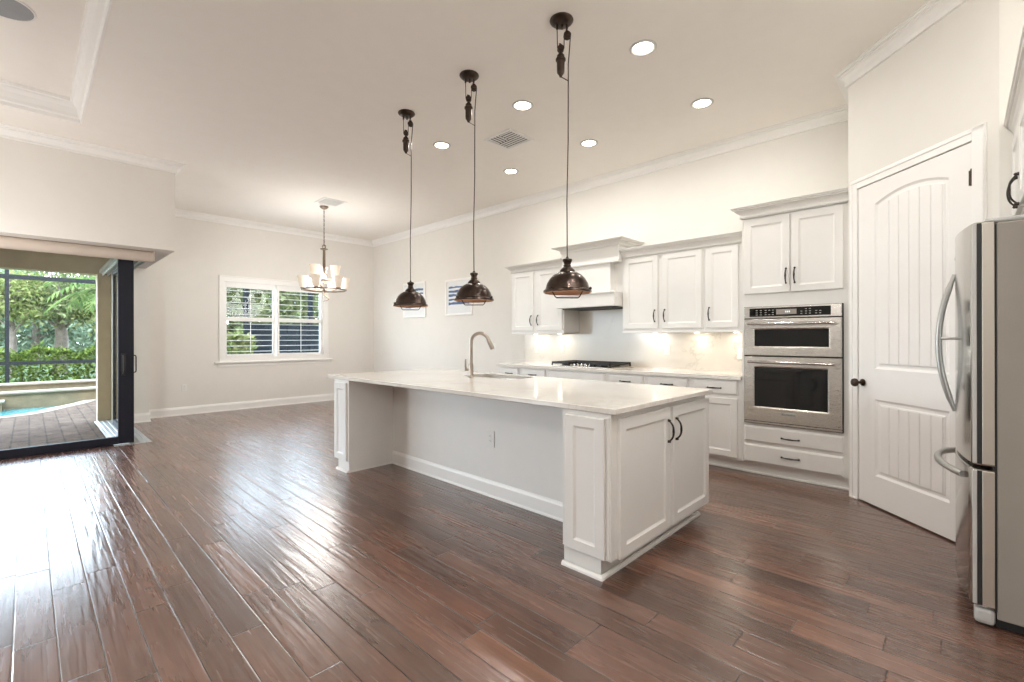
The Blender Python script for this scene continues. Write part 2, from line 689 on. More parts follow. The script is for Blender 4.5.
def pull(parent, c, L=0.125, out=0.030, axis='Z', T=None, r=0.0052):
    m = MB(T)
    pts = pull_pts(c, L, out, axis)
    m.tube(pts, r, 8, rs=[r * (1.0 + .55 * (1 - abs(-1 + 2 * k / 12.0)) ** 2) for k in range(13)])
    for s in (-1, 1):
        e = (c[0], c[1], c[2] + s * L / 2) if axis == 'Z' else (c[0] + s * L / 2, c[1], c[2])
        m.lathe([(.0085, -.001), (.0085, -.005), (.006, -.012), (.001, -.014)], e, 10, 'Y', True, True)
        f = (e[0], e[1] - .012, e[2])
        m.ball(f, .0075, 8)
    return m.build('handle', 'pull', parent)


# profiles
def crown_prof(top, h=0.113, p=0.09):
    k, q = h / 0.113, p / 0.09
    P_ = [(0, .113), (.018, .113), (.020, .106), (.018, .099), (.012, .096), (.014, .082), (.026, .060), (.044, .044), (.060, .038), (.060, .026), (.078, .024), (.080, .012), (.090, .010), (.090, 0), (0, 0)]
    return [(o * q, top - z * k) for o, z in P_]


def base_prof(h=0.14, t=0.016):
    return [(0, 0), (t + .008, 0), (t + .008, .012), (t, .020), (t, h - .035), (t - .004, h - .022), (t - .007, h - .010), (.004, h), (0, h)]


CEIL = 3.427
YK = 5.316          # kitchen wall face
XW = -9.397         # window wall face
XS = -6.96          # soffit face over the sliding door
YS = 1.25           # soffit's north face
P0 = (-0.657, 4.621)  # pantry wall ends
P1 = (0.157, 3.807)
XE = 0.95
YSO = -6.5

# ------------------------------------------------------------------ the setting
m = MB()
m.prism([(-7.42, -6.6), (1.05, -6.6), (1.05, 5.45), (-9.55, 5.45), (-9.55, 0.92), (-7.42, 0.92)], -0.06, 0.0)
struct(m.build('floor', 'floor'), 'dark hand scraped wood plank floor')

TX0, TX1, TY0, TY1, TZ = -6.316, -1.6, -5.0, 0.37, 3.625
m = MB()
m.box(-9.55, 1.05, TY1, 5.45, CEIL, CEIL + .12)
m.box(-9.55, 1.05, -6.6, TY0, CEIL, CEIL + .12)
m.box(-9.55, TX0, TY0, TY1, CEIL, CEIL + .12)
m.box(TX1, 1.05, TY0, TY1, CEIL, CEIL + .12)
m.box(TX0 - .1, TX1 + .1, TY0 - .1, TY1 + .1, TZ, TZ + .1)
m.box(TX0 - .1, TX0, TY0 - .1, TY1 + .1, CEIL + .12, TZ)
m.box(TX1, TX1 + .1, TY0 - .1, TY1 + .1, CEIL + .12, TZ)
m.box(TX0, TX1, TY0 - .1, TY0, CEIL + .12, TZ)
m.box(TX0, TX1, TY1, TY1 + .1, CEIL + .12, TZ)
struct(m.build('ceiling', 'ceil'), 'flat painted ceiling with a recessed tray')

m = MB()
m.box(-9.55, XE + .1, YK, YK + .13, 0, CEIL)
struct(m.build('wall_north', 'wall'), 'white kitchen wall')

# window wall with its opening
WY0, WY1, WZ0, WZ1 = 2.395, 4.185, 0.90, 2.30
m = MB()
m.box(XW - .15, XW, 1.29, WY0, 0, CEIL)
m.box(XW - .15, XW, WY1, YK, 0, CEIL)
m.box(XW - .15, XW, WY0, WY1, 0, WZ0)
m.box(XW - .15, XW, WY0, WY1, WZ1, CEIL)
struct(m.build('wall_west', 'wall'), 'white dining nook wall with a window')

# diagonal pantry wall, its returns
DIR = Vector((1, -1, 0)).normalized()
NRM = Vector((-1, -1, 0)).normalized()
TP = Matrix(((DIR.x, -NRM.x, 0, P0[0]), (DIR.y, -NRM.y, 0, P0[1]), (0, 0, 1, 0), (0, 0, 0, 1)))  # local x along wall, -y into room
LW = (Vector((P1[0], P1[1], 0)) - Vector((P0[0], P0[1], 0))).length
DL, DR, DH = 0.108, 1.010, 2.452
m = MB(TP)
m.box(0, DL, 0, .11, 0, CEIL)
m.box(DR, LW, 0, .11, 0, CEIL)
m.box(DL, DR, 0, .11, DH, CEIL)
struct(m.build('wall_pantry', 'wall'), 'white diagonal wall around the pantry door')
m = MB()
m.prism([(P0[0], P0[1]), (P0[0] + .08, P0[1] + .03), (P0[0] + .1, YK), (P0[0], YK)], 0, CEIL)
struct(m.build('wall_pantry_side', 'wall'))
m = MB()
m.prism([(P1[0], P1[1]), (XE, P1[1]), (XE, P1[1] + .1), (P1[0] + .08, P1[1] + .1)], 0, CEIL)
struct(m.build('wall_alcove', 'wall'))
m = MB()
m.box(XE, XE + .1, YSO - .1, 5.45, 0, CEIL)
struct(m.build('wall_east', 'wall'))
m = MB()   # south wall, behind the camera
m.box(-7.42, XE + .1, YSO - .1, YSO, 0, CEIL)
struct(m.build('wall_south', 'wall'))

# soffit box over the corner slider
m = MB()
m.box(-7.42, XS, YSO - .1, YS, 2.362, CEIL)
m.box(-9.12, -7.42, .92, YS, 2.362, CEIL)
struct(m.build('wall_soffit', 'wall'), 'white soffit over the sliding door')
m = MB()
m.box(-9.92, -9.05, .92, 1.29, 0, CEIL)
struct(m.build('wall_nook', 'wall'), 'short white wall end beside the sliding door')
m = MB()
m.box(-9.92, -9.66, .74, .918, -.03, 2.75)
m.box(-9.66, -9.052, .90, .918, -.03, 2.75)
m.box(-9.92, -9.66, -8, .74, 2.29, 2.75)
struct(m.build('wall_lanai', 'exterior'), 'tan stucco pier and beam of the covered patio')
m = MB()
m.box(-9.92, -7.42, -8, .918, 2.752, 2.82)
struct(m.build('ceiling_lanai', 'exterior'), 'tan ceiling of the covered patio')
m = MB()
m.box(-7.42, -7.22, -6.6, -5.3, 0, 2.36)
struct(m.build('wall_slider_end', 'wall'))

# crown mouldings
m = MB()
m.sweep([(XS, -6.4), (XS, YS), (-9.0, YS)], crown_prof(CEIL))
struct(m.build('trim_1', 'trim'), 'white crown moulding on the soffit')
m = MB()
m.sweep([(XW, 1.30), (XW, YK), (P0[0], YK), P0, P1, (XE, P1[1]), (XE, YSO)], crown_prof(CEIL))
struct(m.build('trim_2', 'trim'), 'white crown moulding around the kitchen')
m = MB()
m.sweep([(TX0, TY0), (TX0, TY1), (TX1, TY1), (TX1, TY0)],
        [(-.0, CEIL - .004), (.012, CEIL - .004), (.014, CEIL + .03), (.024, CEIL + .04), (.030, CEIL + .07), (.046, CEIL + .12),
         (.066, CEIL + .15), (.072, CEIL + .165), (.088, CEIL + .168), (.092, CEIL + .19), (.092, TZ), (0, TZ)], closed=True)
struct(m.build('trim_3', 'trim'), 'white crown moulding inside the tray ceiling')
# baseboards
m = MB()
m.sweep([(XW, 1.29), (XW, YK), (-4.80, YK)], base_prof())
struct(m.build('baseboard_west', 'trim'), 'white baseboard along the nook walls')
m = MB()
m.sweep([(-9.05, .93), (-9.05, 1.29), (-9.37, 1.29)], base_prof(.14, .014))
struct(m.build('baseboard_nook', 'trim'))
m = MB()
m.sweep([(LW * DIR.x * 0 + P0[0] + DIR.x * 1.09, P0[1] + DIR.y * 1.09), P1, (XE, P1[1])], base_prof())
struct(m.build('baseboard_pantry', 'trim'))

# ------------------------------------------------------------------ nook window
win = D.objects.new('window_1', None)
COL.objects.link(win)
win.location = (XW, (WY0 + WY1) / 2, WZ0)
ORG[win] = Vector(win.location)
struct(win, 'white framed double window in the nook wall')
m = MB()   # casing: flat bands round the opening
cx0, cx1 = XW - .002, XW + .014
m.box(cx0, cx1, 2.318, WY0 + .004, .872, 2.402, .003)
m.box(cx0, cx1, WY1 - .004, 4.28, .872, 2.402, .003)
m.box(cx0, cx1, WY0, WY1, WZ1 - .004, 2.402, .003)
m.box(cx0, cx1, WY0, WY1, .872, WZ0 + .06, .003)
m.box(cx1, cx1 + .008, 2.318, 2.335, .872, 2.402, .002)
m.box(cx1, cx1 + .008, 4.263, 4.28, .872, 2.402, .002)
m.box(cx1, cx1 + .008, 2.318, 4.28, 2.385, 2.402, .002)
m.build('casing', 'trim', win)
m = MB()
m.box(XW - .002, XW + .055, 2.245, 4.352, .845, .872, .006)
m.box(XW - .002, XW + .014, 2.29, 4.31, .785, .845, .004)
m.build('window_sill', 'trim', win)
m = MB()   # sash frame near the outside
fx0, fx1 = XW - .13, XW - .09
for a, b in ((WY0, WY0 + .04), (3.25, 3.31), (WY1 - .04, WY1)):
    m.box(fx0, fx1, a, b, WZ0, WZ1, .004)
for a, b in ((WZ0, WZ0 + .05), (1.60, 1.645), (WZ1 - .04, WZ1)):
    m.box(fx0 - .004, fx1 + .004, WY0, WY1, a, b, .004)
m.build('sash_frame', 'plastic', win)
for a, b in ((WY0 + .04, 3.25), (3.31, WY1 - .04)):
    m = MB()
    m.box(XW - .114, XW - .108, a, b, WZ0 + .05, WZ1 - .04)
    m.build('pane', 'glass', win)


def shutter(y0, y1, label):
    t = thing('window_shutter', label, 'shutter', (XW, (y0 + y1) / 2, WZ0), 'plantation shutters in the nook window')
    xa, xb = XW - .055, XW - .025
    m = MB()
    m.box(xa, xb, y0, y0 + .048, WZ0, WZ1, .003)
    m.build('stile', 'trim', t)
    m = MB()
    m.box(xa, xb, y1 - .048, y1, WZ0, WZ1, .003)
    m.build('stile', 'trim', t)
    for a, b in ((WZ0, 1.0), (1.600, 1.672), (2.20, WZ1)):
        m = MB()
        m.box(xa, xb, y0 + .048, y1 - .048, a, b, .003)
        m.build('rail', 'trim', t)
    m = MB()
    for z0, z1, n in ((1.0, 1.600, 6), (1.672, 2.20, 5)):
        for k in range(n):
            z = z0 + (k + .5) * (z1 - z0) / n
            pts = [(-.036, -.005), (0, -.008), (.036, -.003), (.036, .003), (0, .004), (-.036, 0)]
            poly = [((xa + xb) / 2 + u, z + w) for u, w in pts]
            m.loops([[(x, y0 + .050, zz) for x, zz in poly], [(x, y1 - .050, zz) for x, zz in poly]])
    m.build('louvers', 'trim', t)
    m = MB()
    yc = (y0 + y1) / 2
    m.box(xb + .008, xb + .018, yc - .005, yc + .005, 1.02, 1.585, .002)
    m.build('tilt_rod', 'trim', t)
    m = MB()
    m.box(xb + .008, xb + .018, yc - .005, yc + .005, 1.69, 2.185, .002)
    m.build('tilt_rod', 'trim', t)


shutter(2.397, 3.262, 'left white plantation shutter with open louvers, toward the sliding door')
shutter(3.290, 4.183, 'right white plantation shutter with open louvers, behind the chandelier')

# ------------------------------------------------------------------ corner sliding door
d1 = D.objects.new('door_1', None)
COL.objects.link(d1)
d1.location = (-7.32, .82, 0)
ORG[d1] = Vector(d1.location)
struct(d1, 'dark framed corner sliding glass door to the pool patio')
# leading leaf of the west run and the leaves south of it
for k, (y0, y1, xo) in enumerate(((-.78, .895, 0), (-2.38, -.70, -.05), (-3.98, -2.30, -.10), (-5.3, -3.90, 0))):
    xa, xb = -7.365 + xo, -7.319 + xo
    st = .150 if k == 0 else .085
    m = MB()
    m.box(xa, xb, y1 - st, y1, .012, 2.31, .003)
    m.box(xa, xb, y0, y0 + .085, .012, 2.31, .003)
    m.box(xa, xb, y0 + .085, y1 - st, .012, .100, .003)
    m.box(xa, xb, y0 + .085, y1 - st, 2.262, 2.31, .003)
    f = m.build('door_leaf', 'darkframe', d1)
    m = MB()
    m.box((xa + xb) / 2 - .004, (xa + xb) / 2 + .004, y0 + .083, y1 - st + .002, .098, 2.264)
    m.build('pane', 'glass', f)
    if k == 0:
        m = MB()
        m.tube([(xb, .795, .862), (xb + .040, .795, .868), (xb + .046, .795, .885), (xb + .046, .795, 1.055), (xb + .040, .795, 1.072), (xb, .795, 1.078)], .012, 8)
        m.box(xb - .002, xb + .010, .772, .818, .835, 1.105, .003)
        m.build('handle', 'iron', f)
# north run, seen edge on
for k, (x0, x1, yo) in enumerate(((-9.045, -7.372, .055),)):
    ya, yb = .800 + yo, .842 + yo
    m = MB()
    m.box(x0, x0 + .07, ya, yb, .012, 2.29, .003)
    m.box(x1 - .07, x1, ya, yb, .012, 2.29, .003)
    m.box(x0 + .07, x1 - .07, ya, yb, .012, .095, .003)
    m.box(x0 + .07, x1 - .07, ya, yb, 2.22, 2.29, .003)
    f = m.build('door_leaf', 'darkframe', d1)
    m = MB()
    m.box(x0 + .068, x1 - .068, (ya + yb) / 2 - .004, (ya + yb) / 2 + .004, .093, 2.222)
    m.build('pane', 'glass', f)
    if k == 0:
        m = MB()
        xh = -7.42
        m.tube([(xh, yb, .862), (xh, yb + .026, .868), (xh, yb + .030, .885), (xh, yb + .030, 1.055), (xh, yb + .026, 1.072), (xh, yb, 1.078)], .007, 8)
        m.build('handle', 'iron', f)
m = MB()   # floor tracks
m.box(-9.655, -7.25, .70, 1.06, -.012, .003, .001)
for yy in (.74, .79, .845, .90, .955, 1.01):
    m.box(-9.655, -7.262, yy - .005, yy + .005, .002, .013, .001)
m.build('floor_track', 'track', d1)
m = MB()
m.box(-7.50, -7.30, -5.3, .70, -.03, .010, .002)
m.build('sill_track', 'darkframe', d1)
m = MB()
m.box(-9.655, -7.25, .76, 1.08, 2.30, 2.361, .002)
for yy in (.80, .86, .92, .98, 1.04):
    m.box(-9.655, -7.26, yy - .006, yy + .006, 2.27, 2.302, .001)
m.build('head_track', 'track', d1)
m = MB()
m.box(-7.50, -7.30, -5.3, .76, 2.305, 2.361, .002)
m.build('head_frame', 'darkframe', d1)

# roller shade cassette under the soffit
rs = thing('roller_shade', 'beige roller shade rolled up in its cassette above the sliding door', 'shade', (-7.2, -2.0, 2.24))
m = MB()
rr = .066
prof = []
for k in range(20):
    a = 2 * PI * k / 20
    prof.append((-7.215 + .052 * math.cos(a), 2.2945 + rr * math.sin(a)))
m.loops([[(x, -5.2, z) for x, z in prof], [(x, 1.065, z) for x, z in prof]])
m.sm = True
m.build('roll', 'shade', rs)
m = MB()
m.box(-7.272, -7.158, 1.066, 1.078, 2.236, 2.361, .004)
m.build('end_bracket', 'shade', rs)
m = MB()
m.box(-7.272, -7.158, -5.213, -5.201, 2.236, 2.361, .004)
m.build('end_bracket', 'shade', rs)

# ------------------------------------------------------------------ pantry door
d2 = D.objects.new('door_2', None)
COL.objects.link(d2)
d2.location = P0 + (0,)
ORG[d2] = Vector(P0 + (0,))
struct(d2, 'tall white two panel beadboard pantry door')
m = MB(TP)
cw = .075
for a, b in ((DL - cw, DL), (DR, DR + cw)):
    m.box(a, b, -.014, .002, 0, DH + cw, .003)
    m.box(a + .004, b - .03 if a < .5 else b - .004, -.020, -.012, 0, DH + cw - .004, .003) if a > .5 else m.box(a + .004, a + .03, -.020, -.012, 0, DH + cw - .004, .003)
m.box(DL, DR, -.014, .002, DH, DH + cw, .003)
m.box(DL - cw + .004, DR + cw - .004, -.020, -.012, DH + cw - .03, DH + cw - .004, .003)
m.build('casing', 'trim', d2)
m = MB(TP)
m.box(DL - cw - .004, DL - .012, -.024, -.012, 0, .015, .004)
m.build('shoe_moulding', 'trim', d2)

x0, x1, z0, z1 = DL + .006, DR - .004, .012, DH - .005
yf, th = -.004, .036
px0, px1 = .272, .858


def arc_panel(ins, bot, spring, rise, arched=True, n=14):
    a, b = px0 + ins, px1 - ins
    pts = [(a, bot + ins), (b, bot + ins)]
    if not arched:
        return pts + [(b, spring - ins), (a, spring - ins)]
    c, hw = (px0 + px1) / 2, (px1 - px0) / 2
    for k in range(n + 1):
        x = b - (b - a) * k / n
        t = (x - c) / hw
        pts.append((x, spring + rise * (1 - t * t) - ins * 1.05))
    return pts


def panel_loops(bot, spring, rise, arched):
    return [arc_panel(i, bot, spring, rise, arched) for i in (0.0, .006, .016, .034, .040)]


m = MB(TP)
bm = m.bm
outer = [(x0, z0), (x1, z0), (x1, z1), (x0, z1)]
pl = [panel_loops(1.045, 2.285, .060, True), panel_loops(.238, .815, 0, False)]
ov = [bm.verts.new((x, yf, z)) for x, z in outer]
edges = [bm.edges.new((ov[i], ov[(i + 1) % 4])) for i in range(4)]
hv = []
for p in pl:
    vs = [bm.verts.new((x, yf, z)) for x, z in p[0]]
    hv.append(vs)
    edges += [bm.edges.new((vs[i], vs[(i + 1) % len(vs)])) for i in range(len(vs))]
bmesh.ops.triangle_fill(bm, use_beauty=True, use_dissolve=False, edges=edges)
for p, vs in zip(pl, hv):
    prev = vs
    for k, dy in ((1, .005), (2, .011), (3, .011), (4, .007)):
        cur = [bm.verts.new((x, yf + dy, z)) for x, z in p[k]]
        for i in range(len(cur)):
            j = (i + 1) % len(cur)
            m.face((prev[i], prev[j], cur[j], cur[i]))
        prev = cur
    m.face(prev)
bk = [bm.verts.new((x, yf + th, z)) for x, z in outer]
for i in range(4):
    j = (i + 1) % 4
    m.face((ov[i], ov[j], bk[j], bk[i]))
m.face(bk)
slab_o = m.build('door_slab', 'door', d2)
m = MB(TP)   # beadboard strips of both panels
nb = 6
wa, wb = px0 + .044, px1 - .044
for bot, spring, rise, arched in ((1.045, 2.285, .060, True), (.238, .815, 0, False)):
    for k in range(nb):
        a = wa + (wb - wa) * k / nb + .0025
        b = wa + (wb - wa) * (k + 1) / nb - .0025
        zb = bot + .044

        def top(x):
            t = (x - (px0 + px1) / 2) / ((px1 - px0) / 2)
            return spring + (rise * (1 - t * t) if arched else 0) - .046
        def lp(i, y):
            A, B = a + i, b - i
            return [(A, y, zb), (B, y, zb), (B, y, top(B)), ((A + B) / 2, y, top((A + B) / 2)), (A, y, top(A))]
        m.loops([lp(0, yf + .009), lp(0, yf + .0035), lp(.003, yf + .001)])
m.build('beadboard', 'door', slab_o)
m = MB(TP)
kx, kz = .160, .932
m.lathe([(.001, -.004), (.027, -.004), (.027, -.010), (.020, -.014), (.011, -.018), (.0105, -.046), (.018, -.052), (.030, -.060), (.032, -.070), (.028, -.082), (.014, -.088), (.001, -.089)], (kx, yf, kz), 20, 'Y')
m.build('door_knob', 'bronze', slab_o)
for hz in (2.235, 1.22, .30):
    m = MB(TP)
    m.cyl((DR - .002, -.011, hz), .0075, -.050, .050, 10)
    m.box(DR - .026, DR + .0, -.0065, -.0035, hz - .045, hz + .045)
    m.build('hinge', 'bronze', d2)

# ------------------------------------------------------------------ kitchen wall: base cabinets and top
YB, YD = 4.72, 4.70
CABG = 'base cabinets along the kitchen wall'
bases = [(-4.79, -4.389, 'd', 'end base cabinet at the far left of the kitchen wall run'),
         (-4.389, -3.906, 'd', 'white base cabinet just left of the cooktop cabinet'),
         (-3.906, -2.994, 'c', 'wide white base cabinet under the gas cooktop'),
         (-2.994, -2.502, 'd', 'white base cabinet just right of the cooktop cabinet'),
         (-2.502, -2.000, 'd', 'white base cabinet second from the wall oven tower'),
         (-2.000, -1.504, 'd', 'white base cabinet touching the wall oven tower')]
for xa, xb, kind, lab in bases:
    t = thing('base_cabinet', lab, 'cabinet', ((xa + xb) / 2, 5.0, 0), CABG)
    m = MB()
    m.box(xa + .0005, xb - .0005, YB, YK - .002, .105, .875, .001)
    m.build('body', 'cab', t)
    m = MB()
    m.box(xa + .0005, xb - .0005, 4.775, 5.2, .0, .105)
    m.box(xa + .0005, xb - .0005, 4.762, 4.776, .0, .018, .004)
    m.build('toe_kick', 'cab', t)
    xr = xb if xb < -1.6 else -1.535
    a, b = xa + .030, xr - .030 if xb < -1.6 else xr - .008
    if kind == 'd':
        m = MB(); m.slab(a, b, .728, .862, YD, .0195)
        dr = m.build('drawer', 'cab', t)
        pull(dr, ((a + b) / 2, YD, .789), .125, .028, 'X')
        m = MB(); m.panel(a, b, .128, .694, YD, .0195)
        dd = m.build('door', 'cab', t)
        pull(dd, (a + .035, YD, .60))
    else:
        m = MB(); m.slab(a, b, .728, .862, YD, .0195)
        m.build('false_front', 'cab', t)
        c = (a + b) / 2
        for u, v, hx in ((a, c - .015, c - .05), (c + .015, b, c + .05)):
            m = MB(); m.panel(u, v, .128, .694, YD, .0195)
            dd = m.build('door', 'cab', t)
            pull(dd, (hx, YD, .60))
m = MB()
m.box(-4.83, -1.503, 4.68, YK - .003, .8765, .914, .004)
tag(m.build('countertop', 'quartz'), 'long white quartz countertop running along the kitchen wall', 'countertop')
m = MB()
m.box(-4.83, -1.503, YK - .018, YK - .001, .9145, 1.345)
m.box(-3.815, -2.94, YK - .018, YK - .001, 1.345, 1.68)
tag(m.build('backsplash', 'splash'), 'pale veined stone backsplash slab between counter and upper cabinets', 'backsplash')

# cooktop
ct = thing('gas_cooktop', 'stainless gas cooktop with black grates under the range hood', 'cooktop', (-3.40, 5.0, .914))
m = MB()
m.box(-3.86, -2.94, 4.755, 5.27, .9145, .926, .004)
m.build('tray', 'steel', ct)
for bx, by, r in ((-3.70, 4.88, .04), (-3.70, 5.13, .048), (-3.40, 5.05, .06), (-3.10, 4.88, .04), (-3.10, 5.13, .048)):
    m = MB()
    m.lathe([(r * 1.25, .926), (r * 1.25, .932), (r, .936), (r, .944), (r * .8, .949), (.001, .949)], (bx, by, 0), 20)
    m.build('burner', 'iron', ct)
for ga, gb in ((-3.845, -3.555), (-3.545, -3.255), (-3.245, -2.955)):
    m = MB()
    y0 = 4.775 if ga != -3.545 else 4.90
    y1 = 5.255
    zt0, zt1 = .948, .976
    for a, b, c, d in ((ga, gb, y0, y0 + .018), (ga, gb, y1 - .018, y1), (ga, ga + .018, y0, y1), (gb - .018, gb, y0, y1)):
        m.box(a, b, c, d, zt0, zt1, .003)
    xm, ym = (ga + gb) / 2, (y0 + y1) / 2
    m.box(ga, gb, ym - .006, ym + .006, zt0, zt1, .002)
    for yy in ((y0 + ym) / 2, (y1 + ym) / 2):
        m.box(ga, xm - .03, yy - .006, yy + .006, zt0, zt1, .002)
        m.box(xm + .03, gb, yy - .006, yy + .006, zt0, zt1, .002)
    m.box(xm - .006, xm + .006, y0, ym - .03, zt0, zt1, .002)
    m.box(xm - .006, xm + .006, ym + .03, y1, zt0, zt1, .002)
    for xx in (ga, gb - .014):
        for yy in (y0, y1 - .014):
            m.box(xx, xx + .014, yy, yy + .014, .926, zt0 + .002)
    m.build('grate', 'iron', ct)
for k in range(5):
    m = MB()
    m.lathe([(.019, .926), (.019, .932), (.016, .936), (.015, .956), (.001, .957)], (-3.52 + .06 * k, 4.83, 0), 14)
    m.build('knob', 'chrome', ct)

ct.location.x -= .035

# ------------------------------------------------------------------ upper cabinets
YU, YUD = 4.966, 4.946


def uppers(label, xa, xb, doors, cl, cr):
    t = thing('upper_cabinet', label, 'cabinet', ((xa + xb) / 2, 5.14, 1.355), 'upper cabinets along the kitchen wall')
    m = MB()
    m.box(xa + .0005, xb - .0005, YU, YK - .0015, 1.355, 2.262, .001)
    m.build('body', 'cab', t)
    m = MB()
    m.box(xa + .001, xb - .001, YU - .012, YU + .012, 1.338, 1.356, .003)
    m.build('light_rail', 'cab', t)
    for a, b, hx in doors:
        m = MB(); m.panel(a, b, 1.387, 2.222, YUD, .0195)
        dd = m.build('door', 'cab', t)
        pull(dd, (hx, YUD, 1.532), .13, .028)
    m = MB()
    pth = []
    if cl: pth.append((xa, YK - .002))
    pth += [(xa, YU), (xb, YU)]
    if cr: pth.append((xb, YK - .002))
    m.sweep(pth, crown_prof(2.338, .10, .085))
    m.build('crown', 'cab', t)
    return t


uppers('white two door upper cabinet left of the range hood', -4.788, -3.82, [(-4.757, -4.354, -4.388), (-4.298, -3.838, -4.263)], True, False)
uppers('white two door upper cabinet just right of the range hood', -2.935, -1.956, [(-2.904, -2.476, -2.510), (-2.421, -1.978, -2.390)], False, False)
uppers('white one door upper cabinet against the wall oven tower', -1.955, -1.504, [(-1.931, -1.612, -1.898)], False, False)

# under cabinet puck lights (they light the backsplash)
for x, lab in ((-4.50, 'small puck light under the left upper cabinet, left one'), (-4.05, 'small puck light under the left upper cabinet, next to the hood'),
               (-2.62, 'small puck light under the two door upper cabinet, left one'), (-2.12, 'small puck light under the two door upper cabinet, right one'),
               (-1.70, 'small puck light under the one door upper cabinet')):
    t = thing('puck_light', lab, 'light', (x, 5.17, 1.335), 'puck lights under the upper cabinets')
    m = MB(); m.lathe([(.034, .0), (.034, .018), (.001, .0185)], (x, 5.17, 1.336), 18)
    m.build('housing', 'plastic', t)
    m = MB(); m.lathe([(.026, -.0015), (.026, .002), (.001, .002)], (x, 5.17, 1.336), 18); m.lathe([(.026, -.0015), (.001, -.0015)], (x, 5.17, 1.336), 18)
    m.build('lens', 'lamp', t)
    area('puck_beam', (x, 5.17, 1.328), (0, 0.10, -1), .05, .05, 0.60, (1.0, .88, .70), shape='DISK')

# ------------------------------------------------------------------ range hood
hd = thing('range_hood', 'white painted wood range hood with crown above the gas cooktop', 'range hood', (-3.38, 5.0, 1.66))
m = MB()
m.box(-3.812, -2.942, 4.79, 5.296, 1.665, 1.835, .003)
m.box(-3.814, -2.940, 4.775, 4.80, 1.818, 1.840, .004)
m.build('canopy_lip', 'cab', hd)
m = MB()
m.box(-3.75, -3.00, 4.84, 5.25, 1.650, 1.666, .002)
m.build('filter_panel', 'ventdark', hd)
m = MB()
b0 = [(-3.72, 4.86), (-3.04, 4.86), (-3.04, 5.30), (-3.72, 5.30)]
b1 = [(-3.69, 4.90), (-3.07, 4.90), (-3.07, 5.30), (-3.69, 5.30)]
m.loops([[(x, y, 1.838) for x, y in b0], [(x, y, 2.20) for x, y in b1]])
m.build('chimney', 'cab', hd)
m = MB()
m.box(-3.817, -2.938, 5.00, 5.296, 1.836, 2.34)
m.build('back_panel', 'cab', hd)
m = MB()
m.box(-3.785, -2.938, 4.88, 5.296, 2.20, 2.40, .002)
m.box(-3.79, -2.937, 4.868, 4.90, 2.195, 2.222, .004)
m.build('frieze', 'cab', hd)
m = MB()
m.sweep([(-3.79, YK - .002), (-3.79, 4.88), (-2.936, 4.88), (-2.936, YK - .002)], crown_prof(2.466, .072, .105))
m.box(-3.79, -2.936, 4.885, 5.31, 2.402, 2.464)
m.build('crown', 'cab', hd)

# ------------------------------------------------------------------ oven tower
tw = thing('oven_tower_cabinet', 'tall white cabinet tower holding the wall ovens', 'cabinet', (-1.08, 5.0, 0))
m = MB()
TXA, TXB = -1.502, -.664
m.box(TXA, -1.477, YB, YK - .002, .105, 2.42)
m.box(-.704, TXB, YB, YK - .002, .105, 2.42)
m.box(-1.477, -.704, YB, YK - .002, .105, .484)
m.box(-1.477, -.704, YB, YK - .002, 1.568, 2.42)
m.box(-1.477, -.704, 5.28, YK - .002, .486, 1.566)
m.build('body', 'cab', tw)
m = MB()
m.box(TXA, TXB, 4.765, 5.2, 0, .105)
m.box(TXA, TXB, 4.752, 4.768, 0, .018, .004)
m.build('toe_kick', 'cab', tw)
for a, b, hx in ((-1.478, -1.098, -1.126), (-1.086, -.705, -1.058)):
    m = MB(); m.panel(a, b, 1.690, 2.385, YD, .0195)
    dd = m.build('door', 'cab', tw)
    pull(dd, (hx, YD, 1.835), .13, .028)
for za, zb, hz in ((.312, .455, .375), (.118, .284, .205)):
    m = MB(); m.slab(-1.481, -.705, za, zb, YD, .0195)
    dr = m.build('drawer', 'cab', tw)
    pull(dr, (-1.095, YD, hz), .135, .028, 'X')
m = MB()
m.sweep([(TXA, YK - .002), (TXA, YB - .001), (TXB, YB - .001)], crown_prof(2.512, .100, .085))
m.box(TXA, TXB, YB, YK - .002, 2.40, 2.51)
for k in range(56):   # rope-like dentil row of the crown
    xx = TXA + .012 + k * .0148
    if xx < TXB - .012: m.box(xx, xx + .009, YB - .018, YB, 2.402, 2.414)
m.build('crown', 'cab', tw)

# wall oven and microwave
ov_ = thing('wall_oven', 'stainless combination microwave and wall oven built into the cabinet tower', 'oven', (-1.09, 4.9, .488))
OX0, OX1 = -1.471, -.711
m = MB()
m.box(OX0 - .005, OX1 + .006, 4.698, 5.25, .4845, 1.5675)
m.build('chassis', 'gasket', ov_)
m = MB()
m.box(OX0, OX1, 4.682, 4.714, 1.460, 1.564, .004)
cp = m.build('control_panel', 'steel', ov_)
m = MB()
m.box(-1.425, -.788, 4.679, 4.684, 1.474, 1.552, .001)
cg = m.build('control_glass', 'blackglass', ov_)
m = MB()   # key legends and display
random.seed(3)
for bx in (-1.37, -1.335, -1.295, -1.265, -1.235):
    for r_ in range(3):
        if random.random() < .85: m.box(bx, bx + .016, 4.678, 4.6795, 1.488 + r_ * .020, 1.493 + r_ * .020)
for bx in (-1.01, -.975, -.945, -.90, -.87):
    for r_ in range(3):
        if random.random() < .8: m.box(bx, bx + .014, 4.678, 4.6795, 1.490 + r_ * .020, 1.495 + r_ * .020)
m.build('key_legends', 'lightplastic', cg)
m = MB()
m.box(-1.20, -1.04, 4.6782, 4.6795, 1.490, 1.536)
ds = m.build('display', 'fridge_side', cg)
m = MB()
for k in range(3): m.box(-1.128 + k * .014, -1.119 + k * .014, 4.677, 4.6783, 1.506, 1.520)
m.build('digits', 'led', cg)


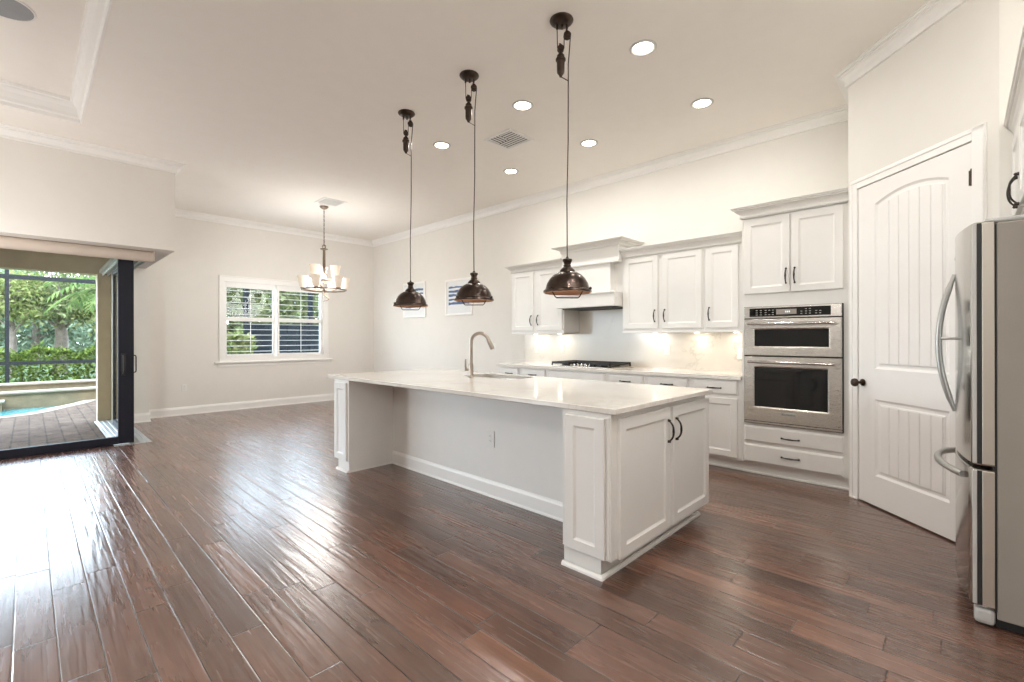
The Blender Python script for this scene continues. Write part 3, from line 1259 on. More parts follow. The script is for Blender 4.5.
def oven_door(z0, z1, wz0, wz1, wx0, wx1, hz, name):
    m = MB()
    y = 4.680
    L = [[(OX0, 4.712, z0), (OX1, 4.712, z0), (OX1, 4.712, z1), (OX0, 4.712, z1)]]
    for i, yy in ((0, y + .006), (.006, y)):
        L.append([(OX0 + i, yy, z0 + i), (OX1 - i, yy, z0 + i), (OX1 - i, yy, z1 - i), (OX0 + i, yy, z1 - i)])
    for i, yy in ((0, y), (.012, y + .008)):
        L.append([(wx0 + i - .012, yy, wz0 + i - .012), (wx1 - i + .012, yy, wz0 + i - .012), (wx1 - i + .012, yy, wz1 - i + .012), (wx0 + i - .012, yy, wz1 - i + .012)])
    m.loops(L)
    d = m.build(name, 'steel', ov_)
    m = MB(); m.box(wx0, wx1, y + .0055, y + .0085, wz0, wz1)
    m.build('door_glass', 'blackglass', d)
    m = MB()
    pts = []
    xa, xb = OX0 + .045, OX1 - .045
    for k in range(15):
        t = k / 14.0
        pts.append((xa + (xb - xa) * t, y - .048 - .006 * math.sin(PI * t), hz))
    m.tube(pts, .0125, 12)
    for xx in (xa + .02, xb - .02):
        m.box(xx - .014, xx + .014, y - .05, y + .001, hz - .012, hz + .012, .004)
    m.build('handle', 'chrome', d)
    return d


oven_door(1.118, 1.452, 1.203, 1.355, -1.383, -.804, 1.408, 'microwave_door')
od = oven_door(.512, 1.106, .648, 1.008, -1.384, -.812, 1.058, 'oven_door')
m = MB()
m.box(OX0, OX1, 4.690, 4.714, .489, .506, .002)
m.build('vent_trim', 'steel', ov_)
m = MB()
m.box(-1.165, -1.045, 4.6765, 4.6805, .580, .606, .002)
bd = m.build('badge', 'lightplastic', od)
fc = D.curves.new('badge_lettering', 'FONT')
fc.body = 'KitchenAid'
fc.size = .022
fc.align_x = 'CENTER'
fc.align_y = 'CENTER'
fc.extrude = .0004
fo = D.objects.new('lettering', fc)
COL.objects.link(fo)
bpy.context.view_layer.update()
me = D.meshes.new_from_object(fo.evaluated_get(bpy.context.evaluated_depsgraph_get()))
D.objects.remove(fo)
me.materials.clear()
me.materials.append(M['slot'])
fo = D.objects.new('lettering', me)
COL.objects.link(fo)
fo.parent = od
fo.location = Vector((-1.105, 4.6758, .593)) - ORG[od]
fo.rotation_euler = (PI / 2, 0, 0)

# ------------------------------------------------------------------ refrigerator (front faces -x)
fr = thing('refrigerator', 'stainless french door refrigerator with grey sides in the alcove by the pantry', 'refrigerator', (.45, 3.365, 0))
FY0, FY1 = 2.93, 3.80
FC = (FY0 + FY1) / 2


def front_x(y):
    t = (y - FC) / (FY1 - FC)
    return .048 - .060 * (1 - t * t)


m = MB()
m.box(.122, .86, FY0 + .004, FY1 - .004, .045, 1.782, .006)
m.build('cabinet', 'fridge_side', fr)
m = MB()
m.box(.112, .123, FY0 + .006, FY1 - .006, .08, 1.776)
m.build('gasket', 'gasket', fr)


def fdoor(y0, y1, z0, z1, name):
    m = MB()
    n = 14
    L = []
    poly = []
    for k in range(n + 1):
        y = y0 + (y1 - y0) * k / n
        poly.append((front_x(y), y))
    poly[0] = (poly[0][0] + .010, poly[0][1])
    poly.insert(1, (front_x(y0 + .010), y0 + .010))
    poly[-1] = (poly[-1][0] + .010, poly[-1][1])
    poly.insert(-1, (front_x(y1 - .010), y1 - .010))
    poly += [(.116, y1), (.116, y0)]
    for i, z in ((.004, z0), (0, z0 + .004), (0, z1 - .004), (.004, z1)):
        L.append([(x + (i if x < .09 else 0), y, z) for x, y in poly])
    m.loops(L)
    m.sm = True
    return m.build(name, 'steel_v', fr)


dn = fdoor(FY0, FC - .002, .714, 1.792, 'door')
df = fdoor(FC + .002, FY1, .714, 1.792, 'door')
fz = fdoor(FY0, FY1, .088, .694, 'freezer_drawer')
for dd, z0, z1 in ((dn, .72, 1.786), (fz, .094, .688)):
    m = MB()
    m.box(.061, .075, FY0 - .003, FY0 + .002, z0, z1)
    m.build('edge_groove', 'gasket', dd)
    m = MB()
    m.box(.046, .061, FY0 - .002, FY0 + .004, z0, z1, .002)
    m.build('edge_trim', 'lightplastic', dd)
    m = MB()
    m.box(.077, .1155, FY0 - .003, FY0 + .003, z0, z1, .002)
    m.build('edge_panel', 'satin', dd)


def bow(parent, y, s):
    m = MB()
    pts = []
    for k in range(21):
        t = -1 + 2 * k / 20.0
        x = -.014 - .062 * (1 - t * t)
        pts.append((x, y + s * .010 * (1 - t * t), 1.252 + t * .352))
    m.tube(pts, .0125, 10, rs=[.0125 if 1 < k < 19 else .009 for k in range(21)])
    m.tube([(-.074, y + s * .010, 1.275), (-.005, y, 1.275)], .007, 8)
    m.build('handle', 'grip', parent)


bow(dn, FC - .040, -1)
bow(df, FC + .040, 1)
m = MB()
pts = []
for k in range(21):
    t = -1 + 2 * k / 20.0
    y = FC + .325 * t
    pts.append((front_x(y) - .006 - .062 * (1 - abs(t) ** 2.6), y, .640 + .012 * (1 - t * t)))
m.tube(pts, .016, 10)
m.build('handle', 'grip', fz)
m = MB()
m.box(.050, .118, FY0 + .002, FY0 + .075, .008, .080, .016)
m.build('foot_cover', 'lightplastic', fr)
m = MB()
m.box(.118, .84, FY0 + .03, FY1 - .03, .004, .046)
m.build('base', 'gasket', fr)
m = MB()
m.box(.085, .215, FY0 + .010, FY0 + .065, 1.782, 1.806, .010)
m.build('hinge_cover', 'lightplastic', fr)
m = MB()
m.cyl((front_x(3.45) + .004, 3.45, 1.70), .009, -.008, .0, 12, 'X')
m.build('emblem', 'gasket', df)

fr.location.x -= .010

# cabinet above the refrigerator (faces -x)
oc = thing('over_fridge_cabinet', 'white cabinet with crown moulding above the refrigerator', 'cabinet', (.57, 3.02, 1.905))
TF = Matrix(((0, 1, 0, .206), (-1, 0, 0, 3.803), (0, 0, 1, 0), (0, 0, 0, 1)))   # local x runs towards -y, local y goes into +x
m = MB(TF)
m.box(0, 1.56, .018, .742, 1.905, 2.40, .001)
m.build('body', 'cab', oc)
for a, b, hx in ((.022, .432, .400), (.444, .864, .476), (.876, 1.540, 1.505)):
    m = MB(TF); m.panel(a, b, 1.925, 2.352, -.002, .0195)
    dd = m.build('door', 'cab', oc)
    pull(dd, (hx, -.002, 2.000), .145, .030, T=TF, r=.0040)
m = MB(TF)
m.sweep([(0, .018), (1.56, .018)], crown_prof(2.483, .122, .050))
m.box(0, 1.56, .018, .742, 2.39, 2.48)
m.build('crown', 'cab', oc)

# ------------------------------------------------------------------ island
isl = thing('kitchen_island', 'large white kitchen island cabinet with open seating side', 'island', (-2.9, 2.75, 0))
IXA, IXB = -4.495, -1.318
IYF, IYP, IYB = 2.112, 2.592, 3.360
m = MB()
m.box(IXA, -3.62, IYP, IYB, .105, .880)
m.box(-2.80, IXB, IYP, IYB, .105, .880)
m.box(-3.62, -2.80, IYP, IYB, .105, .66)
m.box(-3.62, -2.80, IYP, 2.93, .66, .880)
m.box(-3.62, -2.80, 3.335, IYB, .66, .880)
m.box(-1.636, IXB, IYF, IYP, .105, .880)
m.box(IXA, -4.195, IYF, IYP, .105, .880)
m.build('body', 'cab', isl)
m = MB()
m.box(-4.45, -1.385, IYP - .001, 3.31, 0, .106)
m.box(-1.632, -1.385, IYF + .006, IYP, 0, .106)
m.box(-4.425, -4.200, IYF + .006, IYP, 0, .106)
m.build('toe_kick', 'cab', isl)
m = MB()
m.sweep([(-1.378, 3.368), (-1.378, IYF - .006), (-1.630, IYF - .006)][::-1], [(0, 0), (.020, 0), (.018, .012), (.008, .022), (0, .022)])
m.build('shoe_moulding', 'trim', isl)
m = MB()
m.sweep([(-4.204, IYF - .002), (-4.430, IYF - .002)][::-1], [(0, 0), (.018, 0), (.016, .012), (.006, .02), (0, .02)])
m.sweep([(-4.195, IYF), (-4.195, IYP)][::-1], [(0, 0), (.012, 0), (.010, .010), (0, .018)][::1])
m.build('shoe_moulding', 'trim', isl)
m = MB()
m.sweep([(-4.195, IYP), (-1.636, IYP)], [(0, 0), (.016, 0), (.016, .010), (.012, .018), (.012, .105), (.006, .122), (0, .132)])
m.build('baseboard', 'trim', isl)
for a, b in ((-1.607, -1.352), (-4.466, -4.226)):
    m = MB(); m.panel(a, b, .107, .852, IYF - .018, .0185, fw=.056)
    m.build('leg_panel', 'cab', isl)
m = MB()
for a, b in ((-1.345, -1.328),):
    m.box(a, b, IYF - .006, IYF + .004, .108, .86, .003)
m.build('corner_post', 'cab', isl)
TI = Matrix(((0, -1, 0, IXB + .020), (1, 0, 0, 0), (0, 0, 1, 0), (0, 0, 0, 1)))   # local x = world y, local y goes into -x
for a, b, hy in ((2.170, 2.762, 2.728), (2.800, 3.372, 2.836)):
    m = MB(TI); m.panel(a, b, .104, .850, 0, .0195, fw=.062)
    dd = m.build('door', 'cab', isl)
    pull(dd, (hy, 0, .708), .13, .032, T=TI)
for k in range(5):   # working side of the island (away from the camera)
    a = -4.46 + k * .625
    m = MB(Matrix.Translation((0, 0, 0)) @ Matrix(((-1, 0, 0, 0), (0, -1, 0, IYB + .020), (0, 0, 1, 0), (0, 0, 0, 1))))
    m.panel(-(a + .595), -a, .11, .85, 0, .0195)
    m.build('door', 'cab', isl)

SINK = (-3.56, -2.86, 2.965, 3.30)     # cut-out x0,x1,y0,y1
m = MB()
bm = m.bm
X0, X1, Y0, Y1 = -4.622, -1.278, 2.095, 3.386


def rrect(x0, x1, y0, y1, r, n=5):
    pts = []
    for cx, cy, a0 in ((x1 - r, y0 + r, -PI / 2), (x1 - r, y1 - r, 0), (x0 + r, y1 - r, PI / 2), (x0 + r, y0 + r, PI)):
        for k in range(n + 1):
            a = a0 + PI / 2 * k / n
            pts.append((cx + r * math.cos(a), cy + r * math.sin(a)))
    return pts


hole = rrect(SINK[0], SINK[1], SINK[2], SINK[3], .05)
for z, nm in ((.914, 't'), (.882, 'b')):
    e_ = .004
    o_ = [(X0 + e_, Y0 + e_), (X1 - e_, Y0 + e_), (X1 - e_, Y1 - e_), (X0 + e_, Y1 - e_)]
    a_ = [bm.verts.new((x, y, z)) for x, y in o_]
    b_ = [bm.verts.new((x, y, z)) for x, y in hole]
    ed = [bm.edges.new((a_[i], a_[(i + 1) % 4])) for i in range(4)] + [bm.edges.new((b_[i], b_[(i + 1) % len(b_)])) for i in range(len(b_))]
    bmesh.ops.triangle_fill(bm, use_beauty=True, edges=ed)
    if nm == 't': at, bt = a_, b_
    else: ab, bb = a_, b_
for i in range(len(hole)):
    j = (i + 1) % len(hole)
    m.face((bt[i], bt[j], bb[j], bb[i]))
rings = []
for z in (.910, .886):
    rings.append([bm.verts.new(p + (z,)) for p in ((X0, Y0), (X1, Y0), (X1, Y1), (X0, Y1))])
seq = [at] + rings + [ab]
for a_, b_ in zip(seq[:-1], seq[1:]):
    for i in range(4):
        j = (i + 1) % 4
        m.face((a_[i], a_[j], b_[j], b_[i]))
tag(m.build('island_countertop', 'quartz'), 'thick white quartz slab on the kitchen island', 'countertop')

# undermount sink
sk = thing('kitchen_sink', 'undermount stainless sink set into the island countertop', 'sink', (-3.21, 3.13, .70))
m = MB()
o1 = rrect(SINK[0] - .015, SINK[1] + .015, SINK[2] - .015, SINK[3] + .015, .06)
i1 = rrect(SINK[0] - .004, SINK[1] + .004, SINK[2] - .004, SINK[3] + .004, .05)
i2 = rrect(SINK[0] + .008, SINK[1] - .008, SINK[2] + .008, SINK[3] - .008, .05)
i3 = rrect(SINK[0] + .03, SINK[1] - .03, SINK[2] + .03, SINK[3] - .03, .05)
m.loops([[(x, y, .8815) for x, y in o1], [(x, y, .8815) for x, y in i1], [(x, y, .72) for x, y in i2], [(x, y, .70) for x, y in i3]], False, True)
m.build('bowl', 'steel', sk)
m = MB()
m.lathe([(.045, .7005), (.045, .703), (.030, .702), (.001, .7015)], (-3.21, 3.13, 0), 18)
m.build('drain', 'chrome', sk)

# faucet
FX, FYY = -3.293, 2.863
fa = thing('kitchen_faucet', 'tall brushed nickel pull-down faucet beside the island sink', 'faucet', (FX, FYY, .914))
m = MB()
m.lathe([(.031, .9145), (.031, .920), (.026, .924), (.0235, .93), (.022, 1.03), (.021, 1.04), (.016, 1.05), (.001, 1.051)], (FX, FYY, 0), 20, 'Z', True)
m.build('base', 'nickel', fa)
m = MB()
dx, dy = .80, .60       # direction in which the spout reaches over the bowl
dl_ = math.hypot(dx, dy); dx /= dl_; dy /= dl_
pts = [(FX, FYY, 1.03), (FX, FYY, 1.12), (FX, FYY, 1.225)]
R_ = .085
for k in range(1, 13):
    a = PI - k * (PI * .90) / 12
    u = R_ + R_ * math.cos(a)
    pts.append((FX + dx * u, FYY + dy * u, 1.238 + R_ * math.sin(a) * 1.05))
m.tube(pts, .0165, 12)
m.build('spout', 'nickel', fa)
e1 = Vector(pts[-1]); e0 = Vector(pts[-2])
dv = (e1 - e0).normalized()
m = MB()
m.tube([e1 - dv * .01, e1 + dv * .02, e1 + dv * .07, e1 + dv * .095], .018, 12, rs=[.0175, .020, .021, .0185])
m.build('spray_head', 'nickel', fa)
m = MB()
lx, ly = -.72, -.69
m.tube([(FX, FYY, .985), (FX + lx * .045, FYY + ly * .045, .988)], .012, 10)
m.tube([(FX + lx * .045, FYY + ly * .045, .975), (FX + lx * .052, FYY + ly * .052, 1.02), (FX + lx * .050, FYY + ly * .050, 1.085)], .009, 8, rs=[.012, .009, .007])
m.build('lever', 'nickel', fa)

# ------------------------------------------------------------------ outlets and switches


def outlet(name, label, cx, cz, T, w=.072, h=.116, kind='duplex'):
    o = thing(name, label, 'outlet' if 'outlet' in name else 'switch', T @ Vector((cx, 0, cz - h / 2)))
    m = MB(T)
    m.box(cx - w / 2, cx + w / 2, -.006, 0, cz - h / 2, cz + h / 2, .003)
    m.build('cover_plate', 'plastic', o)
    if kind == 'duplex':
        for s in (-1, 1):
            m = MB(T)
            m.cyl((cx, -.006, cz + s * .0195), .0165, -.0025, .0, 16, 'Y')
            r = m.build('receptacle', 'plastic', o)
            m = MB(T)
            for sx in (-.006, .006):
                m.box(cx + sx - .001, cx + sx + .001, -.009, -.0082, cz + s * .0195 - .002, cz + s * .0195 + .007)
            m.build('slots', 'slot', r)
    else:
        m = MB(T)
        m.box(cx - .017, cx + .017, -.010, -.005, cz - .033, cz + .033, .002)
        m.build('rocker', 'plastic', o)
    return o


TN = Matrix.Translation((0, YK - .0185, 0))
TNW = Matrix.Translation((0, YK - .0005, 0))
outlet('wall_outlet', 'white outlet on the backsplash below the left upper cabinet', -4.59, 1.12, TN)
outlet('wall_switch', 'white switch on the backsplash left of the cooktop', -4.10, 1.135, TN, kind='rocker')
outlet('wall_outlet', 'white outlet on the backsplash right of the cooktop', -2.53, 1.135, TN)
outlet('wall_outlet', 'white outlet on the backsplash beside the oven tower', -1.70, 1.11, TN)
outlet('wall_switch', 'white switch on the bare wall behind the faucet', -5.53, 1.136, TNW, kind='rocker')
outlet('wall_outlet', 'white outlet on the island back panel above the floor', -2.742, .468, Matrix.Translation((0, IYP - .0005, 0)), w=.094, h=.134)
TWW = Matrix(((0, -1, 0, XW + .0005), (1, 0, 0, 0), (0, 0, 1, 0), (0, 0, 0, 1)))
outlet('wall_outlet', 'white outlet low on the nook wall left of the window', 1.806, .455, TWW)

# ------------------------------------------------------------------ framed pictures


def picture(label, x0, x1, z0, z1, seed):
    t = thing('framed_picture', label, 'picture', ((x0 + x1) / 2, YK - .015, z0), 'framed striped prints on the kitchen wall')
    m = MB()
    y1, y0 = YK - .001, YK - .026
    f = .035
    for a, b, c, d in ((x0, x1, z0, z0 + f), (x0, x1, z1 - f, z1), (x0, x0 + f, z0 + f, z1 - f), (x1 - f, x1, z0 + f, z1 - f)):
        m.box(a, b, y0, y1, c, d, .004)
    m.build('frame', 'trim', t)
    m = MB()
    m.box(x0 + f, x1 - f, y1 - .010, y1 - .006, z0 + f, z1 - f)
    pr = m.build('print', 'paper', t)
    rnd = random.Random(seed)
    m = MB()
    xa, xb, za, zb = x0 + f + .05, x1 - f - .05, z0 + f + .16, z1 - f - .06
    n = 5
    for k in range(n):
        zc = za + (zb - za) * (k + .3) / n
        hh = .030 + .016 * rnd.random()
        up, lo = [], []
        for j in range(9):
            xx = xa + (xb - xa) * j / 8
            up.append((xx, zc + hh / 2 + .008 * rnd.uniform(-1, 1)))
            lo.append((xx, zc - hh / 2 + .008 * rnd.uniform(-1, 1)))
        m.prism_y(lo + up[::-1], y1 - .0115, y1 - .0098)
    m.build('blue_stripes', 'art_blue', pr)


picture('white framed blue striped print beside the middle pendant lamp', -6.80, -6.06, 1.69, 2.34, 2)
picture('white framed blue striped print behind the farthest pendant lamp', -8.19, -7.42, 1.69, 2.39, 5)

# ------------------------------------------------------------------ island pendants


def make_pendant(x, y, label):
    t = thing('pendant_lamp', label, 'pendant lamp', (x, y, 1.55), 'pulley pendants over the island')
    m = MB()
    m.lathe([(.078, CEIL), (.080, CEIL - .006), (.076, CEIL - .014), (.070, CEIL - .018), (.064, CEIL - .024), (.054, CEIL - .030), (.030, CEIL - .033), (.001, CEIL - .034)], (x, y, 0), 28)
    cn = m.build('canopy', 'bronze', t)
    u = Vector((.72, .694, 0))          # pulleys hang side by side along this direction
    def at(d, z): return (x + u.x * d, y + u.y * d, z)
    m = MB()
    for d in (-.030, .004, .036):
        m.tube([at(d, CEIL - .030), at(d, CEIL - .062)], .008, 6)
    m.build('hooks', 'bronze', cn)
    m = MB()      # fixed pulley (right) and hanging pulley (left)
    n_ = Vector((-.694, .72, 0))
    def wheel(d, z, r):
        c = Vector(at(d, z))
        for off, rad in ((-.009, r * 1.05), (0, r * .8), (.009, r * 1.05)):
            ring0, ring1 = [], []
            for k in range(14):
                a = 2 * PI * k / 14
                p = c + u * (rad * math.cos(a)) + Vector((0, 0, rad * math.sin(a)))
                ring0.append(p + n_ * (off - .004)); ring1.append(p + n_ * (off + .004))
            m.loops([ring0, ring1])
        m.tube([c + n_ * .016, c - n_ * .016], .006, 6)
        m.box(c.x - .004, c.x + .004, c.y - .012, c.y + .012, c.z - .004, c.z + r * 1.5)
    wheel(.038, CEIL - .105, .024)
    m.build('pulley', 'bronze', t)
    m = MB()
    wheel(-.006, CEIL - .195, .022)
    m.build('pulley', 'bronze', t)
    m = MB()
    cz = CEIL - .375
    m.lathe([(.001, cz - .012), (.008, cz - .010), (.012, cz), (.024, cz + .016), (.026, cz + .03), (.027, cz + .095), (.034, cz + .100), (.034, cz + .112), (.027, cz + .117),
             (.025, cz + .135), (.012, cz + .150), (.007, cz + .165), (.001, cz + .17)], (x - .006 * u.x, y - .006 * u.y, 0), 18)
    m.build('counterweight', 'bronze', t)
    sx = .040
    m = MB()
    m.tube([at(-.030, CEIL - .05), at(-.028, CEIL - .19)], .0032, 6)
    m.tube([at(.016, CEIL - .19), at(.018, CEIL - .10)], .0032, 6)
    m.tube([at(.060, CEIL - .105), at(.045, CEIL - .30), at(.043, 2.6), at(.034, 2.2), at(.036, 1.80)], .0042, 6)
    m.tube([at(-.006, cz - .008), at(.02, cz - .022), at(sx + .003, cz - .036)], .003, 6)
    m.build('cord', 'bronze', t)
    c = at(.036, 0)
    m = MB()
    m.lathe([(.004, 1.832), (.008, 1.826), (.010, 1.818), (.031, 1.812), (.033, 1.800), (.026, 1.792), (.022, 1.778), (.027, 1.772), (.026, 1.760), (.036, 1.752), (.050, 1.738), (.052, 1.722)], (c[0], c[1], 0), 24)
    sk_ = m.build('socket_cap', 'bronze', t)
    m = MB()
    outer = [(.040, 1.728), (.066, 1.722), (.094, 1.706), (.120, 1.680), (.138, 1.648), (.147, 1.616), (.150, 1.608), (.161, 1.602), (.163, 1.590), (.158, 1.585)]
    m.lathe(outer, (c[0], c[1], 0), 36)
    sh = m.build('shade', 'bronze_dome', t)
    m = MB()
    m.lathe([(r - .004, z - .002) for r, z in outer][::-1] + [(.001, 1.728)], (c[0], c[1], 0), 36)
    m.build('shade_lining', 'copper_in', sh)
    m = MB()
    for k in range(3):
        a = k * 2 * PI / 3 + .35
        m.ball((c[0] + .159 * math.cos(a), c[1] + .159 * math.sin(a), 1.610), .010, 8)
    m.build('thumb_screws', 'bronze', sh)
    m = MB()
    for ang in (.77,):
        ca, sa = math.cos(ang), math.sin(ang)
        pts = [(-.108, 1.610), (-.100, 1.592), (-.082, 1.560), (-.072, 1.552), (.072, 1.552), (.082, 1.560), (.100, 1.592), (.108, 1.610)]
        m.tube([(c[0] + ca * d, c[1] + sa * d, z) for d, z in pts], .0038, 8)
    m.build('bulb_guard', 'bronze', sh)
    m = MB()
    m.lathe([(.012, 1.728), (.013, 1.70), (.024, 1.672), (.028, 1.650), (.022, 1.628), (.001, 1.618)], (c[0], c[1], 0), 16)
    m.build('bulb', 'plastic', t)
    return t


p1 = make_pendant(-1.938, 2.497, 'bronze dome pendant nearest the camera, third from the window')
dup(p1, (-2.885, 2.495, 1.55), 'bronze dome pendant in the middle of the three over the island')
dup(p1, (-3.799, 2.498, 1.55), 'bronze dome pendant farthest from the camera, over the island end by the window')

# ------------------------------------------------------------------ chandelier
CX, CY = -7.45, 3.33
ch = thing('chandelier', 'two tier bronze chandelier with white glass shades hanging before the window', 'chandelier', (CX, CY, 1.9))
m = MB()
m.lathe([(.001, CEIL - .045), (.03, CEIL - .044), (.055, CEIL - .028), (.068, CEIL - .010), (.068, CEIL)], (CX, CY, 0), 22)
m.build('canopy', 'chand', ch)
m = MB()
z = CEIL - .04
k = 0
while z > 2.80:
    w = .010
    a = (k % 2) * PI / 2
    ring = []
    for j in range(10):
        b = 2 * PI * j / 10
        ring.append((CX + w * math.cos(b) * math.cos(a), CY + w * math.cos(b) * math.sin(a), z - .018 + .022 * math.sin(b)))
    m.tube(ring, .0028, 5, closed=True)
    z -= .034
    k += 1
m.tube([(CX + .006, CY, CEIL - .04), (CX - .008, CY + .006, 3.1), (CX + .005, CY, 2.78)], .0025, 5)
m.build('chain', 'chand', ch)
m = MB()
ring = [(CX + .026 * math.cos(2 * PI * j / 16) * .707, CY + .026 * math.cos(2 * PI * j / 16) * .707, 2.775 + .026 * math.sin(2 * PI * j / 16)) for j in range(16)]
m.tube(ring, .006, 6, closed=True)
m.lathe([(.001, 2.752), (.030, 2.748), (.060, 2.735), (.060, 2.728), (.022, 2.715), (.020, 2.70), (.024, 2.42), (.030, 2.40), (.020, 2.37), (.012, 2.34), (.001, 2.335)], (CX, CY, 0), 18)
m.build('stem', 'chand', ch)
m = MB()     # scrolling body below the stem and tail finial
pts = []
for j in range(24):
    t = j / 23.0
    a = t * 2.4 * PI
    r = .055 * math.sin(PI * min(1, t * 1.15)) + .006
    pts.append((CX + r * math.cos(a), CY + r * math.sin(a), 2.36 - t * .36))
m.tube(pts, .012, 8, rs=[.013] * 20 + [.011, .009, .007, .005])
pts = [(CX, CY, 2.05), (CX, CY, 1.99), (CX + .03, CY + .03, 1.955), (CX + .055, CY + .055, 1.925), (CX + .03, CY + .03, 1.90), (CX - .01, CY - .01, 1.885)]
m.tube(pts, .009, 8, rs=[.012, .013, .012, .010, .007, .003])
m.build('scroll', 'chand', ch)
m = MB()
for rad, zz in ((.335, 2.070), (.185, 2.205)):
    m.tube([(CX + rad * math.cos(2 * PI * j / 40), CY + rad * math.sin(2 * PI * j / 40), zz) for j in range(40)], .012, 6, closed=True)
m.build('ring', 'chand', ch)
for tier, (n, rad, zb, zr, ph) in enumerate(((6, .322, 2.085, 2.070, .26), (3, .182, 2.270, 2.205, .78))):
    for j in range(n):
        a = ph + 2 * PI * j / n
        ca, sa = math.cos(a), math.sin(a)
        m = MB()
        P = [(0.02, zr - .01), (rad * .35, zr - .022), (rad * .7, zr - .012), (rad, zr), (rad, zb)]
        m.tube([(CX + ca * d, CY + sa * d, zz) for d, zz in P], .008, 7)
        m.lathe([(.001, zb - .012), (.030, zb - .006), (.034, zb + .006), (.016, zb + .012), (.016, zb + .03)], (CX + ca * rad, CY + sa * rad, 0), 14)
        ar = m.build('arm', 'chand', ch)
        m = MB()
        c = (CX + ca * rad, CY + sa * rad, 0)
        m.lathe([(.030, zb + .008), (.052, zb + .026), (.062, zb + .070), (.068, zb + .130), (.088, zb + .190), (.084, zb + .190), (.064, zb + .130), (.058, zb + .072), (.048, zb + .030), (.02, zb + .012)], c, 20)
        m.build('glass_shade', 'frost', ar)
        m = MB()
        m.lathe([(.012, zb + .03), (.013, zb + .06), (.024, zb + .10), (.020, zb + .125), (.001, zb + .135)], c, 12)
        m.build('bulb', 'bulb', ar)
ld = D.lights.new('chandelier_glow', 'POINT')
ld.energy = 84
ld.color = (1.0, .985, .95)
ld.shadow_soft_size = .46
lo = D.objects.new('chandelier_glow', ld)
COL.objects.link(lo)
lo.location = (CX, CY, 2.17)

# ------------------------------------------------------------------ recessed ceiling lights, vents, speaker


def can_light(x, y, z, label=None):
    t = thing('recessed_light', label, 'ceiling light', (x, y, z), 'lit recessed ceiling lights')
    m = MB()
    m.lathe([(.098, z), (.098, z - .005), (.090, z - .011), (.080, z - .010), (.072, z - .002), (.072, z)], (x, y, 0), 32)
    m.build('trim_ring', 'lightplastic', t)
    m = MB()
    m.lathe([(.070, z - .001), (.066, z - .007), (.050, z - .014), (.001, z - .018)], (x, y, 0), 32)
    m.build('lens', 'lamp', t)
    return t


cans = [(-1.690, 3.155, 'lit recessed ceiling light nearest the camera, right of the near pendant'),
        (-1.702, 4.275, 'lit recessed ceiling light closest to the wall oven tower'),
        (-2.905, 3.160, 'lit recessed ceiling light between the near and middle pendants'),
        (-2.945, 4.280, 'lit recessed ceiling light in the wall side row, right of the near pendant cord'),
        (-4.150, 3.186, 'lit recessed ceiling light between the middle and far pendants'),
        (-4.157, 4.298, 'farthest lit recessed ceiling light, just beyond the ceiling vent')]
for x, y, lab in cans:
    can_light(x, y, CEIL, lab)
for x, y, k_ in [(c[0], c[1], .66 if c[1] > 4 else .24) for c in cans] + [(-.45, 2.2, .95), (-.4, 1.2, .95)]:  # last two are added fill beams out of view, without a can
    area('can_and_fill_beam', (x, y, CEIL - .022), (0, 0, -1), .14, .14, CAN_POWER * k_, CAN_COLOR, shape='DISK')


def vent(label, x0, x1, y0, y1, slats, dark, nm='ceiling_vent'):
    t = thing(nm, label, 'vent', ((x0 + x1) / 2, (y0 + y1) / 2, CEIL - .012))
    z1, z0 = CEIL - .0005, CEIL - .010
    m = MB()
    f = .035
    for a, b, c, d in ((x0, x1, y0, y0 + f), (x0, x1, y1 - f, y1), (x0, x0 + f, y0 + f, y1 - f), (x1 - f, x1, y0 + f, y1 - f)):
        m.box(a, b, c, d, z0, z1, .003)
    m.build('frame', 'plastic', t)
    m = MB()
    m.box(x0 + f, x1 - f, y0 + f, y1 - f, CEIL - .002, CEIL - .0006)
    m.build('duct', 'ventdark' if dark else 'speaker', t)
    m = MB()
    xm, ym = (x0 + x1) / 2, (y0 + y1) / 2
    for k in range(slats):
        q = x0 + f + (x1 - x0 - 2 * f) * (k + .5) / slats
        q2 = y0 + f + (y1 - y0 - 2 * f) * (k + .5) / slats
        if dark:
            m.box(q - .004, q + .010, y0 + f, ym - .006, CEIL - .010, CEIL - .003) if k < slats / 2 else m.box(x0 + f, xm, q2 - .004, q2 + .010, CEIL - .010, CEIL - .003)
            m.box(xm + .006, x1 - f, q2 - .006, q2 + .008, CEIL - .010, CEIL - .003)
        else:
            m.box(q - .004, q + .011, y0 + f, y1 - f, CEIL - .010, CEIL - .003)
    m.build('louvers', 'plastic', t)
    return t


vent('square white air supply vent in the ceiling among the recessed lights', -3.71, -3.315, 3.41, 3.79, 8, True)
vent('white air return grille in the ceiling beside the chandelier', -7.32, -6.95, 3.11, 3.48, 9, False, 'return_grille')
sp = thing('ceiling_speaker', 'round grey speaker in the tray ceiling', 'speaker', (-4.84, -.13, TZ - .01))
m = MB()
m.lathe([(.172, TZ - .0004), (.172, TZ - .005), (.160, TZ - .008), (.158, TZ - .004)], (-4.84, -.13, 0), 36)
m.build('rim', 'plastic', sp)
m = MB()
m.lathe([(.159, TZ - .005), (.10, TZ - .007), (.001, TZ - .0075)], (-4.84, -.13, 0), 36)
m.build('grille', 'speaker', sp)

